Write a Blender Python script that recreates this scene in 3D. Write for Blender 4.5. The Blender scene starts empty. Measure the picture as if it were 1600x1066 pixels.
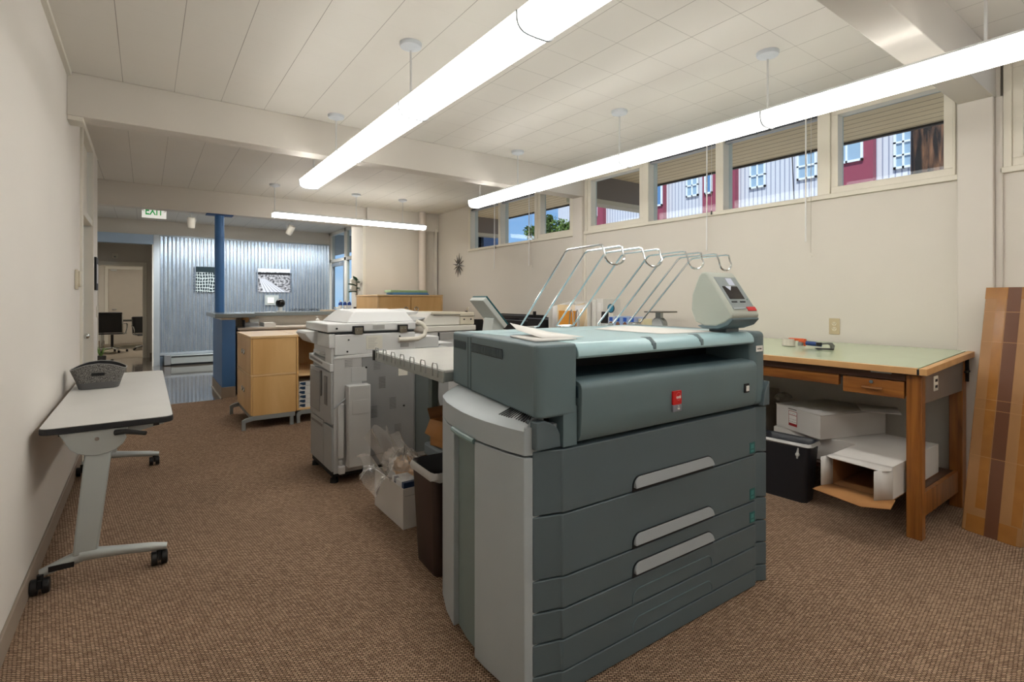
import bpy, math, random
from mathutils import Matrix, Vector, Euler
random.seed(7)
R = math.radians
S = bpy.context.scene
COL = S.collection

# ---------------------------------------------------------------- camera
cam_d = bpy.data.cameras.new('camera')
cam = bpy.data.objects.new('camera', cam_d)
COL.objects.link(cam)
cam_d.sensor_width = 36.0
cam_d.lens = 797.0 / 1600.0 * 36.0
cam_d.shift_y = -66.0 / 1600.0
cam_d.clip_start = 0.05
cam.location = (0, 0, 1.33)
cam.rotation_euler = (R(90), 0, -math.atan(572.0 / 797.0))
S.camera = cam

# ---------------------------------------------------------------- exposure
S.view_settings.view_transform = 'Standard'
S.view_settings.look = 'None'
S.view_settings.gamma = 1
S.view_settings.use_curve_mapping = False
S.view_settings.exposure = 0.62

TUBE = 15.0      # strength of the fluorescent tubes
LENS = 4.6      # glow of the prismatic lenses

# ---------------------------------------------------------------- world
w = bpy.data.worlds.new('sky'); S.world = w
w.use_nodes = True
nt = w.node_tree; nt.nodes.clear()
N = nt.nodes.new; K = nt.links.new
out = N('ShaderNodeOutputWorld'); bg = N('ShaderNodeBackground')
tc = N('ShaderNodeTexCoord'); sep = N('ShaderNodeSeparateXYZ')
K(tc.outputs['Generated'], sep.inputs[0])
cr = N('ShaderNodeValToRGB')
cr.color_ramp.elements[0].position = 0.0; cr.color_ramp.elements[0].color = (0.42, 0.66, 0.95, 1)
cr.color_ramp.elements[1].position = 0.45; cr.color_ramp.elements[1].color = (0.07, 0.24, 0.72, 1)
K(sep.outputs[2], cr.inputs[0])
mp = N('ShaderNodeMapping'); mp.inputs['Scale'].default_value = (2.2, 2.2, 7)
K(tc.outputs['Generated'], mp.inputs[0])
nz = N('ShaderNodeTexNoise'); nz.inputs['Scale'].default_value = 1.6; nz.inputs['Detail'].default_value = 6
K(mp.outputs[0], nz.inputs['Vector'])
c2 = N('ShaderNodeValToRGB')
c2.color_ramp.elements[0].position = 0.50; c2.color_ramp.elements[0].color = (0, 0, 0, 1)
c2.color_ramp.elements[1].position = 0.72; c2.color_ramp.elements[1].color = (1, 1, 1, 1)
K(nz.outputs[0], c2.inputs[0])
mx = N('ShaderNodeMixRGB'); mx.inputs[2].default_value = (0.9, 0.94, 1.0, 1)
K(c2.outputs[0], mx.inputs[0]); K(cr.outputs[0], mx.inputs[1])
K(mx.outputs[0], bg.inputs[0]); bg.inputs[1].default_value = 0.72
K(bg.outputs[0], out.inputs[0])

# ---------------------------------------------------------------- sun (high, from behind the left wall)
sd = bpy.data.lights.new('sun', 'SUN'); sd.energy = 4.6; sd.angle = R(1.0); sd.color = (1, 0.96, 0.9)
sun = bpy.data.objects.new('sun', sd); COL.objects.link(sun)
sun.rotation_euler = Vector((0.50, 0.24, -0.83)).to_track_quat('-Z', 'Y').to_euler()

# ================================================================ materials
def C(r, g, b):
    return tuple((v / 255.0) ** 2.2 for v in (r, g, b)) + (1,)

MATS = {}
def nodes_of(name):
    m = bpy.data.materials.new(name); m.use_nodes = True
    t = m.node_tree
    return m, t, t.nodes['Principled BSDF']

def coords(t, kind='Object', scale=(1, 1, 1), rot=(0, 0, 0)):
    tc = t.nodes.new('ShaderNodeTexCoord'); mp = t.nodes.new('ShaderNodeMapping')
    mp.inputs['Scale'].default_value = scale; mp.inputs['Rotation'].default_value = rot
    t.links.new(tc.outputs[kind], mp.inputs[0])
    return mp.outputs[0]

def mat(name, col, rough=0.5, metal=0.0, var=0.0, vs=6.0, bump=0.0, bs=200.0, spec=None, coat=0.0):
    if name in MATS: return MATS[name]
    m, t, b = nodes_of(name)
    b.inputs['Base Color'].default_value = C(*col)
    b.inputs['Roughness'].default_value = rough
    b.inputs['Metallic'].default_value = metal
    if spec is not None: b.inputs['Specular IOR Level'].default_value = spec
    if coat: b.inputs['Coat Weight'].default_value = coat
    v = coords(t)
    n = t.nodes.new('ShaderNodeTexNoise'); n.inputs['Scale'].default_value = vs; n.inputs['Detail'].default_value = 4
    t.links.new(v, n.inputs['Vector'])
    h = t.nodes.new('ShaderNodeHueSaturation'); h.inputs['Color'].default_value = C(*col)
    mr = t.nodes.new('ShaderNodeMapRange'); a = max(var, 0.02)
    mr.inputs[1].default_value = 0.3; mr.inputs[2].default_value = 0.7
    mr.inputs[3].default_value = 1 - a; mr.inputs[4].default_value = 1 + a
    t.links.new(n.outputs[0], mr.inputs[0]); t.links.new(mr.outputs[0], h.inputs['Value'])
    t.links.new(h.outputs[0], b.inputs['Base Color'])
    if bump:
        n2 = t.nodes.new('ShaderNodeTexNoise'); n2.inputs['Scale'].default_value = bs
        t.links.new(v, n2.inputs['Vector'])
        bp = t.nodes.new('ShaderNodeBump'); bp.inputs['Strength'].default_value = bump
        bp.inputs['Distance'].default_value = 0.002
        t.links.new(n2.outputs[0], bp.inputs['Height']); t.links.new(bp.outputs[0], b.inputs['Normal'])
    MATS[name] = m
    return m

def wood(name, c1, c2, axis='z', scale=9.0, rough=0.4, stretch=12.0):
    if name in MATS: return MATS[name]
    m, t, b = nodes_of(name)
    sc = [stretch, stretch, stretch]; sc['xyz'.index(axis)] = 1.0
    v = coords(t, 'Object', sc)
    n = t.nodes.new('ShaderNodeTexNoise'); n.inputs['Scale'].default_value = scale / 6; n.inputs['Detail'].default_value = 5
    n.inputs['Distortion'].default_value = 0.6
    t.links.new(v, n.inputs['Vector'])
    r = t.nodes.new('ShaderNodeValToRGB')
    r.color_ramp.elements[0].position = 0.32; r.color_ramp.elements[0].color = C(*c1)
    r.color_ramp.elements[1].position = 0.68; r.color_ramp.elements[1].color = C(*c2)
    t.links.new(n.outputs[0], r.inputs[0]); t.links.new(r.outputs[0], b.inputs['Base Color'])
    b.inputs['Roughness'].default_value = rough
    MATS[name] = m
    return m

def emis(name, col, s):
    if name in MATS: return MATS[name]
    m, t, b = nodes_of(name)
    b.inputs['Base Color'].default_value = C(*col)
    b.inputs['Emission Color'].default_value = C(*col); b.inputs['Emission Strength'].default_value = s
    MATS[name] = m
    return m

def math_n(t, op, a, b=None, c=None):
    n = t.nodes.new('ShaderNodeMath'); n.operation = op
    for i, x in enumerate((a, b, c)):
        if x is None: continue
        if isinstance(x, (int, float)): n.inputs[i].default_value = x
        else: t.links.new(x, n.inputs[i])
    return n.outputs[0]

def mixc(t, fac, a, b):
    n = t.nodes.new('ShaderNodeMixRGB')
    for i, x in enumerate((fac, a, b)):
        if isinstance(x, (int, float)): n.inputs[i].default_value = x
        elif isinstance(x, tuple): n.inputs[i].default_value = x
        else: t.links.new(x, n.inputs[i])
    return n.outputs[0]

# walls and paint
wall_m = mat('wall_paint', (216, 210, 200), 0.75, var=0.015, vs=1.2, bump=0.15, bs=350)
wallL_m = mat('left_wall_paint', (222, 217, 210), 0.8, var=0.015, vs=1.0, bump=0.15, bs=350)
beam_m = mat('beam_paint', (214, 208, 199), 0.7, var=0.02, vs=1.5)
white_m = mat('white_trim_paint', (225, 220, 208), 0.5)
frame_m = mat('window_frame_paint', (222, 216, 201), 0.5)
base_m = mat('grey_rubber_baseboard', (150, 136, 122), 0.6, bump=0.05)
blue_m = mat('blue_paint', (66, 114, 172), 0.4)
navy_m = mat('blue_end_paint', (58, 104, 160), 0.45)
bluebeam_m = mat('pale_blue_paint', (168, 190, 214), 0.6)

def ceiling_mat():
    m, t, b = nodes_of('ceiling_tiles')
    v = coords(t); s = t.nodes.new('ShaderNodeSeparateXYZ'); t.links.new(v, s.inputs[0])
    def line(src, off, pitch, wd):
        q = math_n(t, 'DIVIDE', math_n(t, 'ADD', src, off), pitch)
        q = math_n(t, 'ABSOLUTE', math_n(t, 'SUBTRACT', math_n(t, 'FRACT', math_n(t, 'ADD', q, 0.5)), 0.5))
        return math_n(t, 'LESS_THAN', math_n(t, 'MULTIPLY', q, pitch), wd)
    lx = line(s.outputs[0], 0.133, 0.305, 0.0017)
    ly = line(s.outputs[1], -1.52, 0.305, 0.0013)
    far = math_n(t, 'GREATER_THAN', s.outputs[0], 1.6)
    ly = math_n(t, 'MULTIPLY', ly, math_n(t, 'ADD', math_n(t, 'MULTIPLY', far, 0.6), 0.10))
    nb = t.nodes.new('ShaderNodeTexNoise'); nb.inputs['Scale'].default_value = 1.3
    t.links.new(v, nb.inputs['Vector'])
    l = math_n(t, 'MULTIPLY', math_n(t, 'MAXIMUM', lx, ly), math_n(t, 'MINIMUM', math_n(t, 'MULTIPLY', nb.outputs[0], 1.4), 1.0))
    n = t.nodes.new('ShaderNodeTexNoise'); n.inputs['Scale'].default_value = 2.0; t.links.new(v, n.inputs['Vector'])
    base = mixc(t, n.outputs[0], C(222, 218, 209), C(228, 224, 216))
    t.links.new(mixc(t, l, base, C(112, 104, 92)), b.inputs['Base Color'])
    b.inputs['Roughness'].default_value = 0.55
    return m
ceil_m = ceiling_mat()

def carpet_mat(name, light, dark, mid):
    m, t, b = nodes_of(name)
    v = coords(t, 'Object', (1, 1, 1), (0, 0, R(38)))
    nd = t.nodes.new('ShaderNodeTexNoise'); nd.inputs['Scale'].default_value = 60; t.links.new(v, nd.inputs['Vector'])
    va = t.nodes.new('ShaderNodeVectorMath'); va.operation = 'MULTIPLY_ADD'
    va.inputs[1].default_value = (0.006, 0.006, 0); t.links.new(nd.outputs['Color'], va.inputs[0]); t.links.new(v, va.inputs[2])
    br = t.nodes.new('ShaderNodeTexBrick'); br.inputs['Scale'].default_value = 1.0
    br.inputs['Brick Width'].default_value = 0.017; br.inputs['Row Height'].default_value = 0.0085
    br.inputs['Mortar Size'].default_value = 0.0019; br.inputs['Mortar Smooth'].default_value = 0.6
    br.inputs['Color1'].default_value = C(*light); br.inputs['Color2'].default_value = C(*mid); br.inputs['Mortar'].default_value = C(*dark)
    t.links.new(va.outputs[0], br.inputs['Vector'])
    n = t.nodes.new('ShaderNodeTexNoise'); n.inputs['Scale'].default_value = 2.5; t.links.new(v, n.inputs['Vector'])
    h = t.nodes.new('ShaderNodeHueSaturation'); t.links.new(br.outputs[0], h.inputs['Color'])
    mr = t.nodes.new('ShaderNodeMapRange'); mr.inputs[3].default_value = 0.88; mr.inputs[4].default_value = 1.12
    t.links.new(n.outputs[0], mr.inputs[0]); t.links.new(mr.outputs[0], h.inputs['Value'])
    t.links.new(h.outputs[0], b.inputs['Base Color'])
    bp = t.nodes.new('ShaderNodeBump'); bp.inputs['Strength'].default_value = 0.9; bp.inputs['Distance'].default_value = 0.003
    inv = math_n(t, 'SUBTRACT', 1.0, br.outputs['Fac'])
    t.links.new(inv, bp.inputs['Height']); t.links.new(bp.outputs[0], b.inputs['Normal'])
    b.inputs['Roughness'].default_value = 0.95; b.inputs['Specular IOR Level'].default_value = 0.1
    return m
carpet_m = carpet_mat('woven_brown_carpet', (198, 168, 142), (62, 48, 38), (158, 130, 108))
carpet2_m = mat('beige_carpet', (150, 138, 122), 0.95, var=0.06, vs=30)

def lino_mat():
    m, t, b = nodes_of('polished_grey_floor')
    v = coords(t)
    n = t.nodes.new('ShaderNodeTexNoise'); n.inputs['Scale'].default_value = 5; n.inputs['Detail'].default_value = 6
    t.links.new(v, n.inputs['Vector'])
    t.links.new(mixc(t, n.outputs[0], C(88, 78, 68), C(112, 102, 92)), b.inputs['Base Color'])
    b.inputs['Roughness'].default_value = 0.09
    n2 = t.nodes.new('ShaderNodeTexNoise'); n2.inputs['Scale'].default_value = 9; t.links.new(v, n2.inputs['Vector'])
    bp = t.nodes.new('ShaderNodeBump'); bp.inputs['Strength'].default_value = 0.12; bp.inputs['Distance'].default_value = 0.004
    t.links.new(n2.outputs[0], bp.inputs['Height']); t.links.new(bp.outputs[0], b.inputs['Normal'])
    b.inputs['Coat Weight'].default_value = 0.6; b.inputs['Coat Roughness'].default_value = 0.05
    return m
lino_m = lino_mat()

def soffit_mat():
    m, t, b = nodes_of('tan_soffit_boards')
    v = coords(t); s = t.nodes.new('ShaderNodeSeparateXYZ'); t.links.new(v, s.inputs[0])
    q = math_n(t, 'FRACT', math_n(t, 'DIVIDE', s.outputs[0], 0.135))
    l = math_n(t, 'LESS_THAN', q, 0.07)
    n = t.nodes.new('ShaderNodeTexNoise'); n.inputs['Scale'].default_value = 3
    t.links.new(v, n.inputs['Vector'])
    t.links.new(mixc(t, l, mixc(t, n.outputs[0], C(236, 200, 148), C(246, 216, 168)), C(70, 52, 40)), b.inputs['Base Color'])
    b.inputs['Roughness'].default_value = 0.7
    return m
soffit_m = soffit_mat()

def glass_mat(name='window_glass', tint=(235, 242, 245), refl=0.016):
    if name in MATS: return MATS[name]
    m = bpy.data.materials.new(name); m.use_nodes = True; t = m.node_tree; t.nodes.clear()
    o = t.nodes.new('ShaderNodeOutputMaterial'); mix = t.nodes.new('ShaderNodeMixShader')
    tr = t.nodes.new('ShaderNodeBsdfTransparent'); tr.inputs[0].default_value = C(*tint)
    gl = t.nodes.new('ShaderNodeBsdfGlossy'); gl.inputs['Roughness'].default_value = 0.02
    mix.inputs[0].default_value = refl
    t.links.new(tr.outputs[0], mix.inputs[1]); t.links.new(gl.outputs[0], mix.inputs[2]); t.links.new(mix.outputs[0], o.inputs[0])
    MATS[name] = m
    return m
glass_m = glass_mat()

def film_mat():
    m = bpy.data.materials.new('clear_plastic_film'); m.use_nodes = True; t = m.node_tree; t.nodes.clear()
    o = t.nodes.new('ShaderNodeOutputMaterial'); mix = t.nodes.new('ShaderNodeMixShader'); m2 = t.nodes.new('ShaderNodeMixShader')
    tr = t.nodes.new('ShaderNodeBsdfTransparent'); gl = t.nodes.new('ShaderNodeBsdfGlossy'); gl.inputs['Roughness'].default_value = 0.12
    df = t.nodes.new('ShaderNodeBsdfDiffuse'); df.inputs[0].default_value = C(215, 212, 208)
    m2.inputs[0].default_value = 0.5; t.links.new(gl.outputs[0], m2.inputs[1]); t.links.new(df.outputs[0], m2.inputs[2])
    lw = t.nodes.new('ShaderNodeLayerWeight'); lw.inputs[0].default_value = 0.35
    mr = t.nodes.new('ShaderNodeMapRange'); mr.inputs[3].default_value = 0.24; mr.inputs[4].default_value = 0.9
    t.links.new(lw.outputs['Facing'], mr.inputs[0]); t.links.new(mr.outputs[0], mix.inputs[0])
    t.links.new(tr.outputs[0], mix.inputs[1]); t.links.new(m2.outputs[0], mix.inputs[2]); t.links.new(mix.outputs[0], o.inputs[0])
    return m
film_m = film_mat()

def lens_mat(name='prismatic_lens', LENS=LENS):
    m = bpy.data.materials.new(name); m.use_nodes = True; t = m.node_tree; t.nodes.clear()
    o = t.nodes.new('ShaderNodeOutputMaterial')
    tr = t.nodes.new('ShaderNodeBsdfTransparent'); tr.inputs[0].default_value = (0.95, 0.94, 0.92, 1)
    df = t.nodes.new('ShaderNodeBsdfTranslucent'); df.inputs[0].default_value = (0.22, 0.215, 0.2, 1)
    gl = t.nodes.new('ShaderNodeBsdfDiffuse'); gl.inputs[0].default_value = C(235, 235, 232)
    em = t.nodes.new('ShaderNodeEmission'); em.inputs[0].default_value = (1.0, 0.982, 0.948, 1); em.inputs[1].default_value = LENS
    a = t.nodes.new('ShaderNodeMixShader'); a.inputs[0].default_value = 0.5
    t.links.new(df.outputs[0], a.inputs[1]); t.links.new(gl.outputs[0], a.inputs[2])
    c = t.nodes.new('ShaderNodeAddShader'); t.links.new(a.outputs[0], c.inputs[0]); t.links.new(em.outputs[0], c.inputs[1])
    b = t.nodes.new('ShaderNodeMixShader'); b.inputs[0].default_value = 0.8
    t.links.new(tr.outputs[0], b.inputs[1]); t.links.new(c.outputs[0], b.inputs[2])
    t.links.new(b.outputs[0], o.inputs[0])
    return m
lens_m = lens_mat(); lens_far = lens_mat('prismatic_lens_bright', LENS*1.9)
tube_m = emis('fluorescent_tube', (255, 252, 247), TUBE)
housing_m = mat('white_enamel', (205, 205, 203), 0.4)
alu_m = mat('grey_aluminium', (150, 153, 156), 0.35, metal=0.6)
chrome_m = mat('chrome_wire', (205, 210, 212), 0.16, metal=1.0)
steel_m = mat('brushed_steel', (165, 168, 166), 0.35, metal=0.8, var=0.04)
silver_m = mat('silver_grey_paint', (160, 166, 164), 0.38, metal=0.25)
black_m = mat('black_plastic', (24, 24, 26), 0.4)
blackm_m = mat('matte_black', (18, 18, 20), 0.7)
dark_m = mat('dark_recess', (22, 28, 32), 0.6)
lam_m = mat('light_grey_laminate', (214, 213, 210), 0.45)
maple_m = wood('maple_veneer', (210, 165, 105), (226, 186, 128), 'z', 5, 0.4, 5)
mapletop_m = wood('maple_top', (222, 184, 132), (233, 200, 152), 'x', 5, 0.4, 5)
oak_m = wood('varnished_oak', (112, 66, 28), (160, 102, 48), 'z', 14, 0.35, 14)
oakh_m = wood('varnished_oak_rail', (120, 70, 30), (172, 112, 54), 'y', 14, 0.35, 14)
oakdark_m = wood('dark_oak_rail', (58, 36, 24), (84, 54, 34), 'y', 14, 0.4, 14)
edge_m = wood('pale_wood_edging', (196, 148, 96), (212, 166, 112), 'y', 8, 0.45, 10)
green_m = mat('pale_green_board', (186, 198, 168), 0.16, var=0.02)
cardb_m = mat('brown_cardboard', (172, 122, 74), 0.8, var=0.06, vs=8)
white_card = mat('white_cardboard', (206, 203, 199), 0.75, var=0.025, vs=5)
paper_m = mat('white_paper', (232, 230, 226), 0.7)

# ================================================================ mesh helper
class MB:
    def __init__(s): s.v = []; s.f = []; s.mi = []; s.cur = 0
    def add(s, vs, fs):
        o = len(s.v); s.v += [Vector(p) for p in vs]
        for f in fs: s.f.append([i + o for i in f]); s.mi.append(s.cur)
        return s
    def box(s, x0, y0, z0, x1, y1, z1, rz=0, piv=None, M=None):
        x0, x1 = min(x0, x1), max(x0, x1); y0, y1 = min(y0, y1), max(y0, y1); z0, z1 = min(z0, z1), max(z0, z1)
        vs = [Vector(p) for p in ((x0,y0,z0),(x1,y0,z0),(x1,y1,z0),(x0,y1,z0),(x0,y0,z1),(x1,y0,z1),(x1,y1,z1),(x0,y1,z1))]
        if rz:
            c = Vector(piv if piv else ((x0+x1)/2, (y0+y1)/2, 0)); Q = Matrix.Rotation(rz, 3, 'Z')
            vs = [Q @ (p - c) + c for p in vs]
        if M: vs = [M @ p for p in vs]
        return s.add(vs, [(3,2,1,0),(4,5,6,7),(0,1,5,4),(1,2,6,5),(2,3,7,6),(3,0,4,7)])
    def prism(s, poly, a0, a1, ax='z', M=None):
        n = len(poly); vs = []
        for a in (a0, a1):
            for (p, q) in poly:
                v = {'z': (p, q, a), 'x': (a, p, q), 'y': (p, a, q)}[ax]
                vs.append(Vector(v))
        if M: vs = [M @ v for v in vs]
        fs = [tuple(range(n))[::-1], tuple(range(n, 2*n))]
        for i in range(n): j = (i+1) % n; fs.append((i, j, j+n, i+n))
        return s.add(vs, fs)
    def tube(s, pts, r, n=8, closed=False, caps=True):
        pts = [Vector(p) for p in pts]; m = len(pts); rs = r if isinstance(r, (list, tuple)) else [r]*m
        T = []
        for i in range(m):
            a = pts[i-1] if (i > 0 or closed) else pts[i]; b = pts[(i+1) % m] if (i < m-1 or closed) else pts[i]
            T.append((b - a).normalized())
        up = Vector((0,0,1)) if abs(T[0].z) < 0.9 else Vector((1,0,0))
        u = T[0].cross(up).normalized(); vs = []
        for i in range(m):
            u = (u - T[i] * u.dot(T[i])).normalized(); w_ = T[i].cross(u)
            for k in range(n):
                a = 2*math.pi*k/n; vs.append(pts[i] + (u*math.cos(a) + w_*math.sin(a)) * rs[i])
        fs = []
        for i in range(m if closed else m-1):
            j = (i+1) % m
            for k in range(n): l = (k+1) % n; fs.append((i*n+k, i*n+l, j*n+l, j*n+k))
        if caps and not closed: fs.append(tuple(range(n))[::-1]); fs.append(tuple(range((m-1)*n, m*n)))
        return s.add(vs, fs)
    def cyl(s, p0, p1, r0, r1=None, n=20): return s.tube([p0, p1], [r0, r0 if r1 is None else r1], n)
    def lathe(s, prof, c=(0,0,0), n=24, ax='z'):
        vs = []; m = len(prof)
        for (r, h) in prof:
            for k in range(n):
                a = 2*math.pi*k/n; x, y = r*math.cos(a), r*math.sin(a)
                v = {'z': (x, y, h), 'y': (x, h, y), 'x': (h, x, y)}[ax]
                vs.append(Vector(v) + Vector(c))
        fs = []
        for i in range(m-1):
            for k in range(n): l = (k+1) % n; fs.append((i*n+k, i*n+l, (i+1)*n+l, (i+1)*n+k))
        fs.append(tuple(range(n))[::-1]); fs.append(tuple(range((m-1)*n, m*n)))
        return s.add(vs, fs)
    def sph(s, c, r, n=16, sz=1.0):
        return s.lathe([(max(r*math.sin(math.pi*i/n), 1e-4), -r*sz*math.cos(math.pi*i/n)) for i in range(n+1)], c, n*2)
    def quad(s, a, b, c, d): return s.add([a, b, c, d], [(0,1,2,3)])
    def grid(s, fn, nu, nv, closed_u=False):
        vs = [fn(i/nu, j/nv) for j in range(nv+1) for i in range(nu+1)]
        fs = [(j*(nu+1)+i, j*(nu+1)+i+1, (j+1)*(nu+1)+i+1, (j+1)*(nu+1)+i) for j in range(nv) for i in range(nu)]
        return s.add(vs, fs)

WM = {}
def link(o): COL.objects.link(o); return o

def thing(name, label, cat, loc, rz=0.0, group=None, M=None):
    o = bpy.data.objects.new(name, None); link(o)
    mat4 = M if M is not None else Matrix.Translation(Vector(loc)) @ Matrix.Rotation(rz, 4, 'Z')
    o.matrix_basis = mat4; o.empty_display_size = 0.05; WM[o.name] = mat4
    o['label'] = label; o['category'] = cat
    if group: o['group'] = group
    return o

def tag(o, label, cat, group=None, kind=None):
    if label: o['label'] = label
    if cat: o['category'] = cat
    if group: o['group'] = group
    if kind: o['kind'] = kind
    return o

def build(mb, name, mats, parent=None, bevel=0.0, seg=2, sharp=38, local=False, label=None, solid=0.0, sub=0):
    me = bpy.data.meshes.new(name)
    vs = list(mb.v)
    if parent is not None:
        P = WM[parent.name]; basis = Matrix.Identity(4)
        if not local: I = P.inverted(); vs = [I @ p for p in vs]
    elif local: P = basis = Matrix.Identity(4)
    else:
        lo = Vector((min(p[i] for p in vs) for i in range(3))); hi = Vector((max(p[i] for p in vs) for i in range(3)))
        c = Vector(((lo.x+hi.x)/2, (lo.y+hi.y)/2, lo.z)); vs = [p - c for p in vs]
        P = basis = Matrix.Translation(c)
    me.from_pydata([tuple(p) for p in vs], [], mb.f)
    if not isinstance(mats, (list, tuple)): mats = [mats]
    for m in mats: me.materials.append(m)
    for p, i in zip(me.polygons, mb.mi): p.material_index = min(i, len(mats)-1); p.use_smooth = True
    me.update(); me.validate()
    import bmesh
    bm = bmesh.new(); bm.from_mesh(me); bmesh.ops.recalc_face_normals(bm, faces=bm.faces); bm.to_mesh(me); bm.free()
    me.set_sharp_from_angle(angle=R(sharp))
    o = bpy.data.objects.new(name, me); link(o)
    if parent is not None: o.parent = parent
    else: o.matrix_basis = basis
    WM[o.name] = P
    if solid: q = o.modifiers.new('solid', 'SOLIDIFY'); q.thickness = solid; q.offset = 0
    if bevel:
        q = o.modifiers.new('bevel', 'BEVEL'); q.width = bevel; q.segments = seg; q.limit_method = 'ANGLE'; q.angle_limit = R(40)
    if sub: q = o.modifiers.new('sub', 'SUBSURF'); q.levels = sub; q.render_levels = sub
    if label: o['label'] = label
    return o

def struct(mb, name, m, parent=None, **k):
    # structure keeps world coordinates (its materials use them)
    if parent is None:
        o = build(mb, name, m, local=True, **k); o['kind'] = 'structure'
    else: o = build(mb, name, m, parent, **k)
    return o

def dup(root, M, label=None, group=None):
    r = root.copy(); link(r); r.matrix_basis = M; WM[r.name] = M
    if label: r['label'] = label
    if group: r['group'] = group
    for ch in list(root.children):
        c = ch.copy(); link(c); c.parent = r
        for g in list(ch.children):
            d = g.copy(); link(d); d.parent = c
    return r

def text(s, name, m, size, M, parent, extrude=0.0006, bold=0.0, label=None, xscale=1.0):
    cu = bpy.data.curves.new(name, 'FONT'); cu.body = s; cu.size = size; cu.extrude = extrude; cu.offset = bold
    cu.align_x = 'CENTER'; cu.align_y = 'CENTER'
    tmp = bpy.data.objects.new('tmp', cu); link(tmp)
    dg = bpy.context.evaluated_depsgraph_get()
    me = bpy.data.meshes.new_from_object(tmp.evaluated_get(dg))
    bpy.data.objects.remove(tmp); me.materials.clear(); me.materials.append(m)
    me.transform(Matrix.Diagonal((xscale, 1, 1, 1)))
    P = WM[parent.name]
    me.transform(P.inverted() @ M)
    o = bpy.data.objects.new(name, me); link(o); o.parent = parent; WM[o.name] = P
    if label: o['label'] = label
    return o

def basis(o, x, y, z):
    return Matrix(((x[0], y[0], z[0], o[0]), (x[1], y[1], z[1], o[1]), (x[2], y[2], z[2], o[2]), (0, 0, 0, 1)))

def arc(cx, cy, r, a0, a1, n=6):
    return [(cx + r*math.cos(R(a0 + (a1-a0)*i/n)), cy + r*math.sin(R(a0 + (a1-a0)*i/n))) for i in range(n+1)]

def rrect(x0, y0, x1, y1, r, n=5):
    return (arc(x1-r, y1-r, r, 0, 90, n) + arc(x0+r, y1-r, r, 90, 180, n) + arc(x0+r, y0+r, r, 180, 270, n) + arc(x1-r, y0+r, r, 270, 360, n))

ZC = 2.873; XL = -0.435; XR = 4.364

# ================================================================ ROOM
struct(MB().box(-0.6, -4.1, -0.06, 4.6, 7.73, 0).box(0.83, 7.73, -0.06, 4.6, 8.5, 0), 'floor', carpet_m)
struct(MB().box(-1.2, 7.73, -0.06, 0.83, 14.25, 0).box(0.83, 8.5, -0.06, 3.7, 12.4, 0), 'floor', lino_m)
struct(MB().box(-2.2, 14.25, -0.06, 1.7, 19.3, 0.0), 'floor', carpet2_m)
struct(MB().box(-1.2, -4.1, ZC, 4.5, 12.45, ZC + 0.06), 'ceiling', ceil_m)
struct(MB().box(-2.2, 12.45, 2.75, 1.7, 19.3, 2.82), 'ceiling', white_m)
# roof slab over the building keeps the sun out
struct(MB().box(-3.2, -4.6, 3.0, 5.98, 20, 3.16), 'roof', mat('roof_membrane', (120, 118, 112), 0.9))

# left wall with the full-height door frame
struct(MB().box(XL-0.12, -4.1, 0, XL, 5.44, ZC).box(XL-0.12, 6.49, 0, XL, 7.25, ZC).box(XL-0.12, 5.44, 2.80, XL, 6.49, ZC), 'wall_left', wallL_m)
struct(MB().box(-1.12, 7.25, 0, -1.0, 14.2, ZC).box(-1.0, 7.13, 0, XL-0.12, 7.25, ZC), 'wall_left', wall_m)
struct(MB().box(XL, -4.0, 0, XL+0.012, 5.40, 0.10).box(XL, 6.52, 0, XL+0.012, 7.25, 0.10), 'baseboard_left', base_m, bevel=0.003)
struct(MB().box(XL, -4.0, ZC-0.03, XL+0.025, 4.56, ZC), 'trim_1', white_m)
d = MB()
d.box(XL-0.10, 5.40, 0, XL+0.018, 5.47, 2.82).box(XL-0.10, 6.46, 0, XL+0.018, 6.53, 2.82).box(XL-0.10, 5.47, 2.76, XL+0.018, 6.46, 2.82)
d.box(XL-0.09, 5.47, 2.04, XL+0.010, 6.46, 2.10)
door = struct(d, 'door_1', white_m, bevel=0.004)
struct(MB().box(XL-0.10, 5.49, 0.01, XL-0.06, 6.44, 2.04), 'door_panel', mat('door_paint', (222, 216, 204), 0.45), door, bevel=0.003)
struct(MB().box(XL-0.06, 5.49, 2.10, XL-0.03, 6.44, 2.76), 'transom_panel', mat('door_paint', (222, 216, 204), 0.45), door, bevel=0.003)
struct(MB().sph((XL-0.03, 6.36, 0.97), 0.026, 10).cyl((XL-0.06, 6.36, 0.97), (XL-0.03, 6.36, 0.97), 0.012), 'door_knob', chrome_m, door)

# back wall behind the camera
struct(MB().box(XL-0.12, -4.22, 0, 4.5, -4.1, ZC), 'wall_back', wall_m)

# beams
struct(MB().box(XL, 0.835, 2.60, XR, 1.01, ZC), 'trim_2', beam_m, bevel=0.004)
struct(MB().box(XL, 4.56, 2.578, XR, 4.73, ZC), 'trim_3', beam_m, bevel=0.004)
struct(MB().box(-1.0, 8.42, 2.553, 2.98, 8.60, ZC), 'trim_4', beam_m, bevel=0.004)
struct(MB().box(XL+0.002, 4.565, 2.548, XL+0.085, 4.72, 2.578), 'trim_5', white_m, bevel=0.002)

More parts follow.
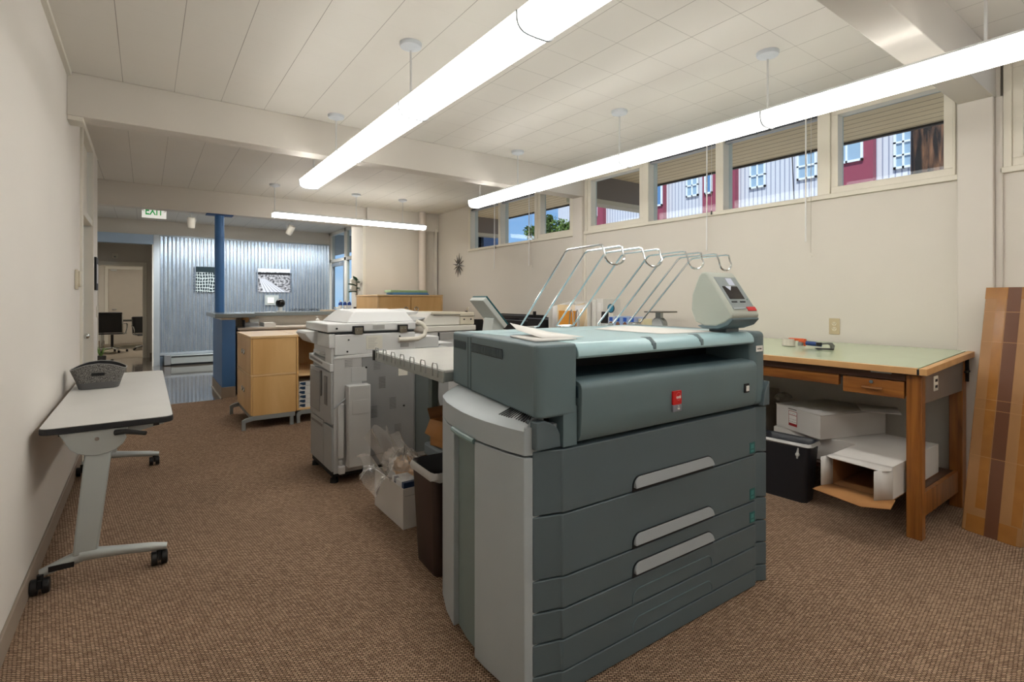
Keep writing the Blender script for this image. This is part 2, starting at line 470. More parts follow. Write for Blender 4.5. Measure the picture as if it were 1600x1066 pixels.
# far wall with pipe column
struct(MB().box(2.98, 8.45, 0, 4.5, 9.06, ZC), 'wall_far', wall_m)
struct(MB().box(2.965, 8.432, 0, 3.012, 8.45, 2.553), 'trim_6', white_m)
struct(MB().box(3.02, 8.39, 2.553, XR, 8.45, ZC), 'trim_7', beam_m, bevel=0.004)
struct(MB().cyl((4.01, 8.33, 0), (4.01, 8.33, ZC), 0.062, n=28), 'column', mat('column_paint', (216, 205, 194), 0.6))
struct(MB().box(4.29, 8.38, 0, 4.33, 8.45, 2.6), 'trim_8', white_m)
struct(MB().box(3.02, 8.438, 0, XR, 8.45, 0.10).box(XR-0.012, 1.02, 0, XR, 8.43, 0.10), 'baseboard_right', base_m)

# right wall around the window openings
W = MB(); T0, T1 = XR, XR + 0.14
ops = [(-4.1, 0.815, 2.14, 2.84), (1.03, 4.54, 2.14, 2.84), (4.74, 7.30, 2.14, 2.84)]
W.box(T0, -4.1, 0, T1, 8.45, 2.14).box(T0, -4.1, 2.84, T1, 8.45, ZC)
W.box(T0, 0.815, 2.14, T1, 1.03, 2.84).box(T0, 4.54, 2.14, T1, 4.74, 2.84).box(T0, 7.30, 2.14, T1, 8.45, 2.84)
struct(W, 'wall_right', wall_m)
struct(MB().box(XR-0.06, 0.836, 0, XR, 1.012, 2.60).box(XR-0.022, 0.80, 0, XR, 0.836, 2.60), 'column', beam_m, bevel=0.006)
struct(MB().box(XR-0.04, 4.56, 0, XR, 4.73, 2.578), 'column', beam_m, bevel=0.006)
struct(MB().box(XR-0.01, 4.53, 0, XR, 4.56, 2.13), 'trim_9', white_m)

def window(n, y0, y1, cols, label_n):
    """cols: list of (ya, yb, sash) panes inside y0..y1; sash = fixed sash frame width"""
    za, zb = 2.14, 2.84; gx = XR + 0.075
    f = MB()
    # casing lip on the room side, then frame through the wall
    f.box(XR-0.022, y0-0.015, za-0.025, XR+0.14, y1+0.015, za+0.012)
    f.box(XR-0.016, y0-0.005, zb-0.03, XR+0.14, y1+0.005, zb+0.005)
    ys = [y0]
    edges = sorted([c[0] for c in cols] + [c[1] for c in cols])
    solid = [(y0, edges[0])] + [(edges[i], edges[i+1]) for i in range(1, len(edges)-1, 2)] + [(edges[-1], y1)]
    for a, b in solid:
        if b - a > 0.004: f.box(XR-0.016, a, za, XR+0.14, b, zb)
    o = struct(f, 'window_%d' % n, frame_m, bevel=0.004)
    for (ya, yb, sw) in cols:
        if sw:
            s = MB(); x0, x1 = XR-0.004, XR+0.10
            s.box(x0, ya, za+0.012, x1, yb, za+0.012+sw).box(x0, ya, zb-0.03-sw, x1, yb, zb-0.03)
            s.box(x0, ya, za+0.012+sw, x1, ya+sw, zb-0.03-sw).box(x0, yb-sw, za+0.012+sw, x1, yb, zb-0.03-sw)
            so = struct(s, 'sash', frame_m, o, bevel=0.003)
        struct(MB().box(gx, ya+sw*0.9, za+0.012+sw*0.9, gx+0.005, yb-sw*0.9, zb-0.03-sw*0.9), 'glass_pane', glass_m, o)
    return o
window(1, 4.74, 7.30, [(4.77, 5.47, 0.055), (5.53, 6.36, 0), (6.42, 7.24, 0)], 'far')
window(2, 1.03, 4.54, [(1.045, 1.79, 0.05), (1.885, 2.70, 0), (2.78, 3.57, 0), (3.645, 4.50, 0.055)], 'main')
window(3, -1.6, 0.80, [(-0.75, 0.76, 0.05), (-1.56, -0.8, 0.05)], 'near')
struct(MB().box(XR+0.0, -4.1, 2.14, XR+0.14, -1.6, 2.84), 'wall_right', wall_m)

def blind(y0, y1, yw, yc, zc, lab):
    b = thing('window_blind', lab, 'blind', (XR+0.02, (y0+y1)/2, 2.78))
    build(MB().box(XR+0.004, y0+0.004, 2.782, XR+0.05, y1-0.004, 2.808), 'headrail', mat('dark_headrail', (66, 70, 78), 0.4), b, bevel=0.003)
    build(MB().box(XR+0.004, y0+0.01, 2.766, XR+0.05, y1-0.01, 2.781), 'raised_slats', mat('grey_slats', (150, 152, 156), 0.4), b, bevel=0.002)
    build(MB().tube([(XR-0.03, yw, 2.79), (XR-0.034, yw, 1.79)], 0.006, 6), 'tilt_wand', mat('clear_wand', (235, 235, 232), 0.2), b)
    c = build(MB().tube([(XR-0.03, yc, 2.79), (XR-0.034, yc, zc)], 0.0022, 5), 'pull_cord', mat('cord', (190, 184, 172), 0.6), b)
    build(MB().cyl((XR-0.034, yc, zc-0.035), (XR-0.034, yc, zc), 0.008, 0.004, 10), 'cord_tassel', black_m if zc > 2 else white_m, c)
    return b
G = 'raised blinds in the high windows'
blind(6.42, 7.24, 6.50, 6.46, 2.13, 'dark headrail of raised blind on the window nearest the starburst clock')
blind(5.53, 6.36, 5.63, 5.58, 1.80, 'dark headrail of raised blind on the window left of the tree view')
blind(2.78, 3.57, 2.86, 2.81, 2.16, 'dark headrail of raised blind left of middle in long window row')
blind(1.885, 2.70, 1.965, 1.925, 1.70, 'dark headrail of longest-corded raised blind in long window row')

# ---------------------------------------------------------------- lobby
struct(MB().box(0.12, 12.33, 0, 3.66, 12.45, ZC).box(-1.0, 12.33, 2.59, 0.12, 12.45, ZC), 'wall_far', wall_m)
struct(MB().box(-1.0, 12.28, 2.405, 0.12, 12.45, 2.59), 'trim_10', bluebeam_m)
struct(MB().box(0.13, 12.45, 0, 0.25, 14.2, ZC), 'wall_corridor', wall_m)
struct(MB().box(-1.0, 14.2, 2.12, 0.25, 14.3, 2.9).box(-1.0, 14.2, 0, -0.86, 14.3, 2.12).box(0.0, 14.2, 0, 0.25, 14.3, 2.12), 'wall_corridor', wall_m)
struct(MB().box(0.07, 14.18, 0, 0.13, 14.2, 0.1), 'baseboard_corridor', base_m)
struct(MB().box(-0.06, 14.17, 0, 0.02, 14.3, 2.15).box(-0.9, 14.17, 0, -0.84, 14.3, 2.15).box(-0.84, 14.17, 2.06, -0.06, 14.3, 2.15), 'trim_11', white_m, bevel=0.005)
# far room
struct(MB().box(-2.2, 19.1, 0, 1.7, 19.2, 2.8), 'wall_far_room', wall_m)
struct(MB().box(-2.3, 14.3, 0, -2.2, 19.2, 2.8).box(1.7, 14.3, 0, 1.8, 19.2, 2.8).box(0.25, 14.25, 0, 1.7, 14.3, 2.8).box(-2.2, 14.25, 0, -1.0, 14.3, 2.8), 'wall_far_room', wall_m)
struct(MB().box(-2.2, 19.08, 0, -0.98, 19.1, 0.1).box(0.06, 19.08, 0, 1.7, 19.1, 0.1), 'baseboard_far_room', base_m)
dd = struct(MB().box(-0.98, 19.05, 0, -0.90, 19.1, 2.28).box(-0.02, 19.05, 0, 0.06, 19.1, 2.28).box(-0.90, 19.05, 2.20, -0.02, 19.1, 2.28), 'door_2', white_m, bevel=0.004)
struct(MB().box(-0.895, 19.07, 0.01, -0.025, 19.1, 2.195), 'door_panel', mat('grey_beige_door', (196, 186, 172), 0.5), dd)
struct(MB().cyl((-0.80, 19.07, 1.02), (-0.80, 19.02, 1.02), 0.012).tube([(-0.80, 19.02, 1.02), (-0.70, 19.015, 1.02)], 0.011), 'door_lever', alu_m, dd)
struct(MB().box(-0.84, 19.0, 2.15, -0.70, 19.07, 2.195), 'door_closer', housing_m, dd)

# corrugated metal feature wall
cg = MB(); x0, x1, zb, zt = 0.23, 3.52, 0.25, 2.575; n = int((x1-x0)/0.0075)
prof = [(x0 + (x1-x0)*i/n, 12.295 + 0.0115*math.cos(2*math.pi*(x0 + (x1-x0)*i/n)/0.068)) for i in range(n+1)]
cg.add([(x, y, z) for z in (zb, zt) for (x, y) in prof], [(i, i+1, n+2+i, n+1+i) for i in range(n)])
galv, t, b = nodes_of('galvanised_metal')
b.inputs['Metallic'].default_value = 0.9; b.inputs['Roughness'].default_value = 0.24
v = coords(t, 'Object', (8, 8, 2)); nn = t.nodes.new('ShaderNodeTexNoise'); nn.inputs['Scale'].default_value = 2; t.links.new(v, nn.inputs['Vector'])
t.links.new(mixc(t, nn.outputs[0], C(172, 188, 206), C(214, 224, 234)), b.inputs['Base Color'])
struct(cg, 'wall_corrugated', galv, sharp=80)
trm = mat('pale_grey_metal_trim', (176, 184, 190), 0.4, metal=0.5)
struct(MB().box(0.12, 12.27, 0, 0.225, 12.33, 2.60).box(0.225, 12.27, 2.575, 3.54, 12.33, 2.60).box(0.225, 12.28, 0.20, 3.54, 12.33, 0.25), 'trim_12', trm, bevel=0.003)
struct(MB().box(0.10, 12.26, 0, 0.12, 12.45, 2.405), 'trim_13', white_m)
struct(MB().box(0.225, 12.30, 0, 3.54, 12.33, 0.20), 'trim_14', mat('grey_blue_base', (96, 108, 120), 0.5))
scr = MB()
for zz in (0.36, 1.2, 1.95, 2.50):
    k = 0
    x = 0.264
    while x < 3.5:
        scr.sph((x, 12.279, zz), 0.006, 4); x += 0.068*4
struct(scr, 'trim_15', mat('screw_heads', (70, 74, 78), 0.5))
ht = thing('baseboard_heater', 'long grey metal baseboard heater under the corrugated wall', 'heater', (0.8, 12.2, 0))
build(MB().box(0.40, 12.16, 0.03, 3.3, 12.265, 0.20), 'heater_cover', silver_m, ht, bevel=0.01)
build(MB().box(0.29, 12.145, 0.015, 0.40, 12.265, 0.215), 'end_cover', alu_m, ht, bevel=0.006)
build(MB().box(0.41, 12.15, 0.165, 3.3, 12.162, 0.185), 'air_slot', dark_m, ht)

# lobby glazed side wall (right) with entrance door
g = MB(); gx0, gx1 = 3.52, 3.60
for a, b_ in ((12.18, 12.33), (11.08, 11.20), (10.52, 10.62), (9.06, 9.16)): g.box(gx0, a, 0, gx1, b_, ZC)
g.box(gx0, 9.06, 2.80, gx1, 12.33, ZC).box(gx0, 9.06, 2.17, gx1, 12.33, 2.24).box(gx0, 9.16, 0, gx1, 10.52, 0.2)
gz = struct(g, 'window_4', white_m, bevel=0.004)
for a, b_ in ((11.20, 12.18), (10.62, 11.08), (9.16, 10.52)):
    struct(MB().box(3.555, a, 2.24, 3.56, b_, 2.80), 'glass_pane', glass_m, gz)
for a, b_ in ((10.62, 11.08), (9.16, 10.52)):
    struct(MB().box(3.555, a, 0.2, 3.56, b_, 2.17), 'glass_pane', glass_m, gz)
dr = struct(MB().box(3.53, 11.215, 0.02, 3.575, 11.30, 2.15).box(3.53, 12.08, 0.02, 3.575, 12.165, 2.15).box(3.53, 11.30, 0.02, 3.575, 12.08, 0.25).box(3.53, 11.30, 2.07, 3.575, 12.08, 2.15), 'door_3', alu_m, bevel=0.004)
struct(MB().box(3.555, 11.30, 0.25, 3.56, 12.08, 2.07), 'glass_pane', glass_m, dr)
struct(MB().tube([(3.53, 11.34, 1.25), (3.49, 11.34, 1.25), (3.49, 11.34, 0.9), (3.53, 11.34, 0.9)], 0.012), 'door_pull', chrome_m, dr)
struct(MB().box(3.46, 11.35, 2.06, 3.53, 11.75, 2.14).box(3.47, 11.75, 2.09, 3.50, 12.0, 2.11), 'door_closer', alu_m, dr, bevel=0.006)
struct(MB().box(3.52, 12.18, 0, 3.66, 12.33, 0.01), 'trim_16', alu_m)

# ---------------------------------------------------------------- outside
struct(MB().box(4.5, -5, -0.3, 40, 30, -0.25).box(3.6, 9.06, -0.3, 4.5, 30, -0.25), 'ground', mat('pale_concrete', (214, 204, 186), 0.9, var=0.06, vs=1))
struct(MB().box(XR+0.14, -4.6, 2.975, 6.0, 12.5, 3.0), 'trim_17', soffit_m)
struct(MB().box(5.98, -4.6, 2.955, 6.02, 12.5, 3.2), 'trim_18', mat('dark_fascia', (60, 50, 44), 0.7))
# beam tails passing under the eaves
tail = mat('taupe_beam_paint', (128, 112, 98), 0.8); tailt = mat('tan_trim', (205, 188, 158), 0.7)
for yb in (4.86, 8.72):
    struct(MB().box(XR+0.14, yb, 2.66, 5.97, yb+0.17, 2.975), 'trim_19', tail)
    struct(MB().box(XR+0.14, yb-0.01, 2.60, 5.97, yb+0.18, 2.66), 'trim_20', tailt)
struct(MB().box(7.0, 10.2, -0.25, 7.15, 14.5, 3.3), 'wall_screen', mat('pale_screen_wall', (196, 198, 200), 0.8))
# wing of the building further along
wg = struct(MB().box(4.5, 9.6, -0.25, 6.05, 9.9, 2.97), 'wall_wing', mat('dark_bronze_glass', (26, 28, 34), 0.15))
struct(MB().box(6.05, 9.5, -0.25, 6.45, 9.9, 4.2), 'column', mat('slate_blue_panel', (74, 98, 130), 0.5))

# white corrugated building across the street
def sheet_mat():
    m, t, b = nodes_of('white_ribbed_siding')
    v = coords(t); s = t.nodes.new('ShaderNodeSeparateXYZ'); t.links.new(v, s.inputs[0])
    q = math_n(t, 'FRACT', math_n(t, 'DIVIDE', s.outputs[1], 0.125))
    l = math_n(t, 'LESS_THAN', q, 0.24)
    t.links.new(mixc(t, l, C(206, 204, 208), C(146, 148, 164)), b.inputs['Base Color']); b.inputs['Roughness'].default_value = 0.5
    return m
bd = thing('apartment_building', 'white ribbed-metal building with burgundy bays seen through the high windows', 'building', (14.5, 8, -0.25))
build(MB().box(14.0, 1.2, -0.25, 19, 16.2, 6.6), 'siding', sheet_mat(), bd)
burg = mat('burgundy_panel', (140, 62, 78), 0.6); wglass = mat('pale_reflective_glass', (150, 172, 190), 0.1); winf = mat('white_window_frame', (228, 232, 236), 0.5)
def oy(px):   # lateral position on the facade, measured from the photograph
    a = (px-800)/797.0; th = math.atan(572/797.0); return 14*(math.cos(th)-a*math.sin(th))/(math.sin(th)+a*math.cos(th))
for (pa, pb) in ((1296, 1369), (1103, 1154), (1010, 1041.6), (925, 947)):
    ya, yb = oy(pb), oy(pa)
    build(MB().box(13.82, ya, 1.0, 14.0, yb, 6.6), 'burgundy_bay', burg, bd)
def bwin(y0, y1, z0, z1, x, nx, nz_, g_=None):
    f = MB()
    f.box(x-0.05, y0, z0, x-0.002, y1, z0+0.05).box(x-0.05, y0, z1-0.05, x-0.002, y1, z1).box(x-0.05, y0, z0, x-0.002, y0+0.05, z1).box(x-0.05, y1-0.05, z0, x-0.002, y1, z1)
    for i in range(1, nx): yy = y0+(y1-y0)*i/nx; f.box(x-0.05, yy-0.02, z0, x-0.002, yy+0.02, z1)
    for i in range(1, nz_): zz = z0+(z1-z0)*i/nz_; f.box(x-0.05, y0, zz-0.02, x-0.002, y1, zz+0.02)
    w_ = build(f, 'window', winf, bd)
    build(MB().box(x-0.02, y0+0.04, z0+0.04, x-0.005, y1-0.04, z1-0.04), 'pane', g_ or wglass, w_)
for (pa, pb, z0, z1, x, nx, nz_) in ((1304, 1354, 4.62, 5.5, 13.82, 2, 1), (1397, 1428, 4.3, 5.2, 14.0, 2, 3), (1172, 1197, 4.45, 5.5, 14.0, 2, 3),
        (1246, 1277, 4.45, 5.5, 14.0, 2, 3), (1025, 1041, 4.4, 5.4, 13.82, 1, 1), (1073, 1092, 4.55, 5.6, 14.0, 2, 3), (1107, 1119, 4.5, 5.6, 13.82, 1, 1),
        (960, 974, 4.9, 5.6, 14.0, 2, 1), (931, 939, 4.4, 5.5, 13.82, 1, 1)):
    bwin(oy(pb), oy(pa), z0, z1, x, nx, nz_, mat('blue_glass', (96, 130, 170), 0.1) if pa in (1025, 960, 1107) else None)

# weathered timber utility pole near the window
pm_, t, b = nodes_of('weathered_timber')
v = coords(t, 'Object', (9, 9, 1.2)); nn = t.nodes.new('ShaderNodeTexNoise'); nn.inputs['Scale'].default_value = 2.2; nn.inputs['Detail'].default_value = 8
t.links.new(v, nn.inputs['Vector']); rr = t.nodes.new('ShaderNodeValToRGB')
rr.color_ramp.elements[0].position = 0.42; rr.color_ramp.elements[0].color = C(34, 26, 24)
rr.color_ramp.elements[1].position = 0.7; rr.color_ramp.elements[1].color = C(150, 104, 74)
t.links.new(nn.outputs[0], rr.inputs[0]); t.links.new(rr.outputs[0], b.inputs['Base Color']); b.inputs['Roughness'].default_value = 0.9
yy = 7.2 * oy(1453) / 14
tag(build(MB().tube([(7.2, yy, -0.25), (7.2, yy, 2.0), (7.19, yy, 6.5)], [0.19, 0.175, 0.16], 20), 'utility_pole', pm_), 'weathered dark timber utility pole outside the right-hand high window', 'pole')
tag(build(MB().tube([(6.9, yy+0.35, 5.6), (8.5, 4.1, 4.6), (13.9, 6.6, 3.9)], 0.012, 5), 'cable', blackm_m), 'thin black service cable running from the timber pole to the building', 'cable')

# tree
leaf_m = mat('leaf_green', (88, 110, 44), 0.6, var=0.3, vs=3)
tr = thing('tree', 'leafy green tree under blue sky outside the far high window', 'tree', (9.5, 10.0, -0.25))
def ray_at(px, py, dist):
    th = math.atan(572/797.0); a = (px-800)/797.0; b_ = (467-py)/797.0
    return Vector((math.sin(th)+a*math.cos(th), math.cos(th)-a*math.sin(th), b_)) * dist + Vector((0, 0, 1.33))
tk = MB(); fo = MB(); rnd = random.Random(3)
p = ray_at(866, 380, 15.0); base = Vector((p.x, p.y, -0.25))
tk.tube([base, base + Vector((0.1, 0, 1.5)), p], [0.16, 0.12, 0.07], 8)
for (px, py, rr_) in ((858, 352, 0.30), (869, 356, 0.32), (880, 355, 0.26), (852, 362, 0.25), (866, 366, 0.4), (893, 358, 0.22), (884, 366, 0.35), (829, 362, 0.2), (840, 366, 0.3), (857, 343, 0.14), (895, 364, 0.2)):
    c = ray_at(px, py, 15.0); tk.tube([p, (p + c)/2 + Vector((0, 0, 0.05)), c], [0.03, 0.02, 0.008], 5)
    for i in range(170):
        d_ = Vector((rnd.gauss(0, 1), rnd.gauss(0, 1), rnd.gauss(0, 1))); d_ = d_.normalized() * rr_ * rnd.random()**0.4 * 1.05
        q = c + d_; a1 = Vector((rnd.gauss(0, 1), rnd.gauss(0, 1), rnd.gauss(0, 1))).normalized(); a2 = a1.cross(Vector((rnd.gauss(0, 1), rnd.gauss(0, 1), rnd.gauss(0, 1)))).normalized()
        L_ = 0.055; fo.quad(q - a1*L_, q + a2*L_*0.5, q + a1*L_, q - a2*L_*0.5)
build(tk, 'trunk', mat('bark', (74, 60, 48), 0.9), tr); build(fo, 'foliage', leaf_m, tr)

# ================================================================ LIGHTS
def fixture(lab, p0, p1, joints, stems, ntubes=2, wd=0.095, zb=2.405, zt=2.505, grp=None, lm=None):
    """linear wraparound pendant from p0 to p1 (x,y); joints/stems measured along it"""
    a, b_ = Vector((p0[0], p0[1], 0)), Vector((p1[0], p1[1], 0)); L = (b_-a).length; d_ = (b_-a).normalized(); n_ = Vector((-d_.y, d_.x, 0))
    M = basis(a, (n_.x, n_.y, 0), (d_.x, d_.y, 0), (0, 0, 1))   # local x = across, y = along
    if M.determinant() < 0: pass
    o = thing('pendant_light', lab, 'ceiling light', None, M=Matrix.Translation((0, 0, 0)) @ M, group=grp)
    def bl(mb, *ar, **kw): return build(mb, *ar, **dict(kw, local=True))
    bl(MB().box(-wd*0.4, 0, zt-0.018, wd*0.5, L, zt+0.010).box(-wd*0.80, 0, zt-0.022, wd*0.80, L, zt-0.014), 'housing', housing_m, o)
    js = [0] + list(joints) + [L]
    for i in range(len(js)-1):
        y0, y1 = js[i]+0.006, js[i+1]-0.006
        pr = []
        for k in range(13):
            an = math.pi + math.pi*k/12
            cx, sn = math.cos(an), math.sin(an)
            pr.append((wd*math.copysign(abs(cx)**0.55, cx), zt-0.02 + (zt-0.02-zb)*-1*abs(sn)**0.55))
        m = MB(); m.add([(x, y, z) for y in (y0, y1) for (x, z) in pr], [(k, k+1, k+14, k+13) for k in range(12)])
        bl(m, 'lens', lm or lens_m, o)
        for q in range(ntubes):
            xx = (-0.040 if ntubes == 1 else -0.046) + (0.092*q if ntubes == 2 else 0)
            tb = MB(); tb.cyl((xx, y0+0.03, zt-0.045), (xx, y1-0.03, zt-0.045), 0.013, n=8)
            bl(tb, 'fluorescent_tube', tube_m, o)
    for j in js:
        outl = [(x*1.03, z-0.003) for (x, z) in pr]
        cb = MB(); cb.tube([(x, j, z) for (x, z) in outl], 0.006, 5)
        bl(cb, 'joint_clip', alu_m, o)
    for j in (0, L):
        bl(MB().prism([(x, z) for (x, z) in pr], j-0.003 if j == 0 else j, j if j == 0 else j+0.003, 'y'), 'end_cap', lens_m, o)
    for sy in stems:
        top = ZC
        bl(MB().cyl((0, sy, zt), (0, sy, top-0.02), 0.0065, n=8), 'stem', housing_m, o)
        bl(MB().lathe([(0.012, top-0.045), (0.03, top-0.035), (0.062, top-0.024), (0.066, top-0.012), (0.066, top-0.0005)], (0, sy, 0), 24), 'ceiling_canopy', mat('canopy_white', (208, 214, 220), 0.35), o)
    return o
fixture('long pendant fluorescent light in the middle of the ceiling, seen from below', (1.30, 5.19), (1.30, -3.05), (1.20, 2.38, 3.55, 4.73, 5.90, 7.07), (0.14, 0.84, 2.33, 4.7, 6.9))
fixture('long pendant fluorescent light running beside the high windows', (3.16, 5.16), (3.16, 0.47), (1.15, 2.34, 3.50), (0.12, 0.86, 2.27, 3.50, 4.52), ntubes=1, wd=0.085)
fixture('short two-section pendant light crossing the far end of the office', (1.39, 7.45), (3.62, 7.45), (1.12,), (0.02, 1.13, 1.86), ntubes=1, wd=0.075, zb=2.43, zt=2.505, lm=lens_far)
fixture('added fill light in pendant form, unseen behind the camera', (3.16, -0.3), (3.16, -3.0), (1.2,), (0.3, 2.2), ntubes=2, wd=0.085)  # added out of view as fill for the near side and printer front

# unseen panel added to brighten the far room beyond the corridor
o = thing('added_fill_panel', 'square fill light added unseen in the far meeting room', 'ceiling light', (-0.3, 16.5, 2.66))
build(MB().box(-0.9, 15.9, 2.70, 0.3, 17.1, 2.75), 'frame', housing_m, o)
build(MB().box(-0.86, 15.94, 2.69, 0.26, 17.06, 2.70), 'diffuser', emis('fill_diffuser', (255, 248, 236), 7.0), o)

for (x, y, lab, w2, st) in ((1.6, 9.55, 'wide fill light added in the lobby, hidden behind the beam', 1.1, 10.0), (-0.35, 13.3, 'small unseen fill light added in the corridor behind the lobby', 0.3, 6.0)):  # added fill panels, meant to brighten lobby and corridor from out of view
    o = thing('added_fill_panel', lab, 'ceiling light', (x, y, 2.8))
    build(MB().box(x-w2-0.03, y-0.33, 2.84, x+w2+0.03, y+0.33, 2.872), 'frame', housing_m, o)
    build(MB().box(x-w2, y-0.3, 2.832, x+w2, y+0.3, 2.84), 'diffuser', emis('fill_diffuser_%d' % (st*10), (255, 250, 242), st), o)

# track with spotlights in the lobby
tk = thing('light_track', 'white ceiling track holding small spotlights in the lobby', 'track light', (1.7, 10.6, 2.84))
build(MB().box(0.1, 10.58, 2.845, 3.2, 10.62, 2.868), 'rail', housing_m, tk)
for x in (0.65, 2.29):
    s = thing('spotlight', 'white cylinder spotlight hanging %s' % ('left of the blue post' if x < 1 else 'right of the blue post'), 'spotlight', (x, 10.6, 2.7), group=None)
    build(MB().box(x-0.04, 10.585, 2.825, x+0.04, 10.615, 2.845).cyl((x, 10.6, 2.76), (x, 10.6, 2.83), 0.008), 'mount', housing_m, s)
    M = Matrix.Translation((x, 10.6, 2.68)) @ Matrix.Rotation(R(28 if x > 1 else 12), 4, 'X') @ Matrix.Rotation(R(18 if x > 1 else 0), 4, 'Y')
    c = MB().lathe([(0.03, 0.09), (0.062, 0.08), (0.066, 0.03), (0.058, -0.08), (0.05, -0.10), (0.045, -0.095)], (0, 0, 0), 20); c.v = [M @ p for p in c.v]
    hd = build(c, 'lamp_head', white_m, s)
    build(MB().tube([(x-0.07, 10.6, 2.70), (x-0.07, 10.6, 2.77), (x+0.07, 10.6, 2.77), (x+0.07, 10.6, 2.70)], 0.005, 5), 'yoke', housing_m, s)
for i, (x, tx, e) in enumerate(((0.65, 0.75, 72), (2.29, 2.4, 72), (1.5, 1.5, 48), (3.0, 3.1, 48))):
    l = bpy.data.lights.new('spot_lamp', 'SPOT'); l.energy = e * 1.0; l.spot_size = R(95); l.spot_blend = 0.8; l.shadow_soft_size = 0.05; l.color = (0.92, 0.97, 1.0)
    lo_ = bpy.data.objects.new('spot_lamp', l); link(lo_); lo_.location = (x, 10.66, 2.55)
    lo_.rotation_euler = Vector((tx - x, 1.6, -1.5)).to_track_quat('-Z', 'Y').to_euler()

# ================================================================ EXIT sign
e = thing('exit_sign', 'white exit sign with green letters hanging behind the beam', 'sign', (0.11, 9.3, 2.53))
build(MB().box(-0.05, 9.30, 2.535, 0.25, 9.33, 2.73), 'face', emis('exit_face', (226, 224, 216), 0.45), e, bevel=0.003)
gl = emis('exit_green', (20, 150, 74), 0.35)
text('EXIT', 'exit_lettering', gl, 0.175, basis((0.1, 9.298, 2.635), (1, 0, 0), (0, 0, 1), (0, -1, 0)), e, bold=0.003, xscale=0.62)
text('<', 'arrow', mat('grey_print', (120, 120, 116), 0.5), 0.07, basis((-0.032, 9.298, 2.64), (1, 0, 0), (0, 0, 1), (0, -1, 0)), e)
text('>', 'arrow', mat('grey_print', (120, 120, 116), 0.5), 0.07, basis((0.232, 9.298, 2.64), (1, 0, 0), (0, 0, 1), (0, -1, 0)), e)
build(MB().cyl((0.1, 9.315, 2.73), (0.1, 9.315, ZC), 0.008), 'hanger', housing_m, e)

# ================================================================ blue post and reception wall
p = thing('support_post', 'round blue steel post standing on the reception counter', 'post', (0.87, 8.51, 1.13))
build(MB().cyl((0.87, 8.51, 1.131), (0.87, 8.51, 2.545), 0.062, n=28), 'shaft', blue_m, p)
build(MB().box(0.70, 8.42, 2.538, 1.04, 8.60, 2.552), 'top_plate', mat('blue_plate', (36, 72, 124), 0.5), p, bevel=0.002)

pw = MB().box(0.83, 7.83, 0, 0.99, 8.95, 1.07)
struct(pw, 'wall_pony', blue_m)
struct(MB().box(0.99, 8.42, 0, 2.95, 8.58, 1.07), 'wall_pony', wall_m)
struct(MB().box(0.822, 7.822, 1.045, 1.0, 8.958, 1.072), 'trim_21', white_m)
struct(MB().box(0.818, 7.818, 0, 0.83, 8.96, 0.14).box(0.83, 7.818, 0, 0.99, 7.83, 0.14).box(1.0, 8.408, 0, 2.95, 8.42, 0.12), 'baseboard_pony', base_m, bevel=0.002)
struct(MB().box(0.806, 7.80, 0, 0.818, 8.96, 0.012), 'trim_22', white_m)
ct = thing('reception_counter', 'grey glass-like reception counter top on the blue half wall', 'counter', (1.8, 8.5, 1.075))
ctm = mat('grey_counter', (128, 136, 138), 0.18)
build(MB().prism([(0.74, 7.74), (1.22, 7.74), (1.30, 8.30), (2.965, 8.30), (2.965, 8.78), (1.0, 8.78), (0.74, 9.0)], 1.075, 1.128), 'counter_top', ctm, ct, bevel=0.004)
build(MB().box(1.5, 8.76, 1.03, 2.96, 8.79, 1.074), 'edge_strip', alu_m, ct)

wc = thing('work_counter', 'beige low work counter against the half wall behind the maple cabinets', 'counter', (1.95, 8.1, 0))
build(MB().box(1.02, 7.86, 0.90, 2.74, 8.40, 0.93), 'worktop', mat('beige_laminate', (206, 196, 184), 0.5), wc, bevel=0.003)
build(MB().box(1.05, 7.92, 0, 1.09, 8.38, 0.90), 'side_panel', mat('beige_laminate', (206, 196, 184), 0.5), wc)
build(MB().box(2.68, 7.92, 0, 2.72, 8.38, 0.90), 'side_panel', mat('beige_laminate', (206, 196, 184), 0.5), wc)

# things on the counters
sp = thing('round_ornament', 'glossy black ball on a small clear stand on reception counter', 'ornament', (1.70, 8.55, 1.13))
build(MB().sph((1.70, 8.55, 1.262), 0.068, 14), 'ball', mat('glossy_black', (12, 12, 14), 0.05), sp)
build(MB().box(1.64, 8.50, 1.129, 1.76, 8.60, 1.145).cyl((1.70, 8.55, 1.145), (1.70, 8.55, 1.20), 0.03, 0.035), 'stand', mat('clear_acrylic', (220, 224, 224), 0.1), sp)
tag(build(MB().box(2.34, 8.5, 1.129, 2.64, 8.72, 1.15), 'paper_stack', mat('kraft_paper', (198, 180, 156), 0.7)), 'thin stack of tan paper lying on the reception counter', 'paper')
nm = thing('letter_sign', 'row of tiny dark standing letters along the reception counter', 'letters', (2.08, 8.6, 1.13))
text('CUSTOMER COMMONS', 'lettering', blackm_m, 0.05, basis((2.08, 8.6, 1.152), (1, 0, 0), (0, 0, 1), (0, -1, 0)), nm, extrude=0.004, xscale=0.85)
bt = mat('blue_bottle_plastic', (34, 66, 140), 0.3); 
k0 = None
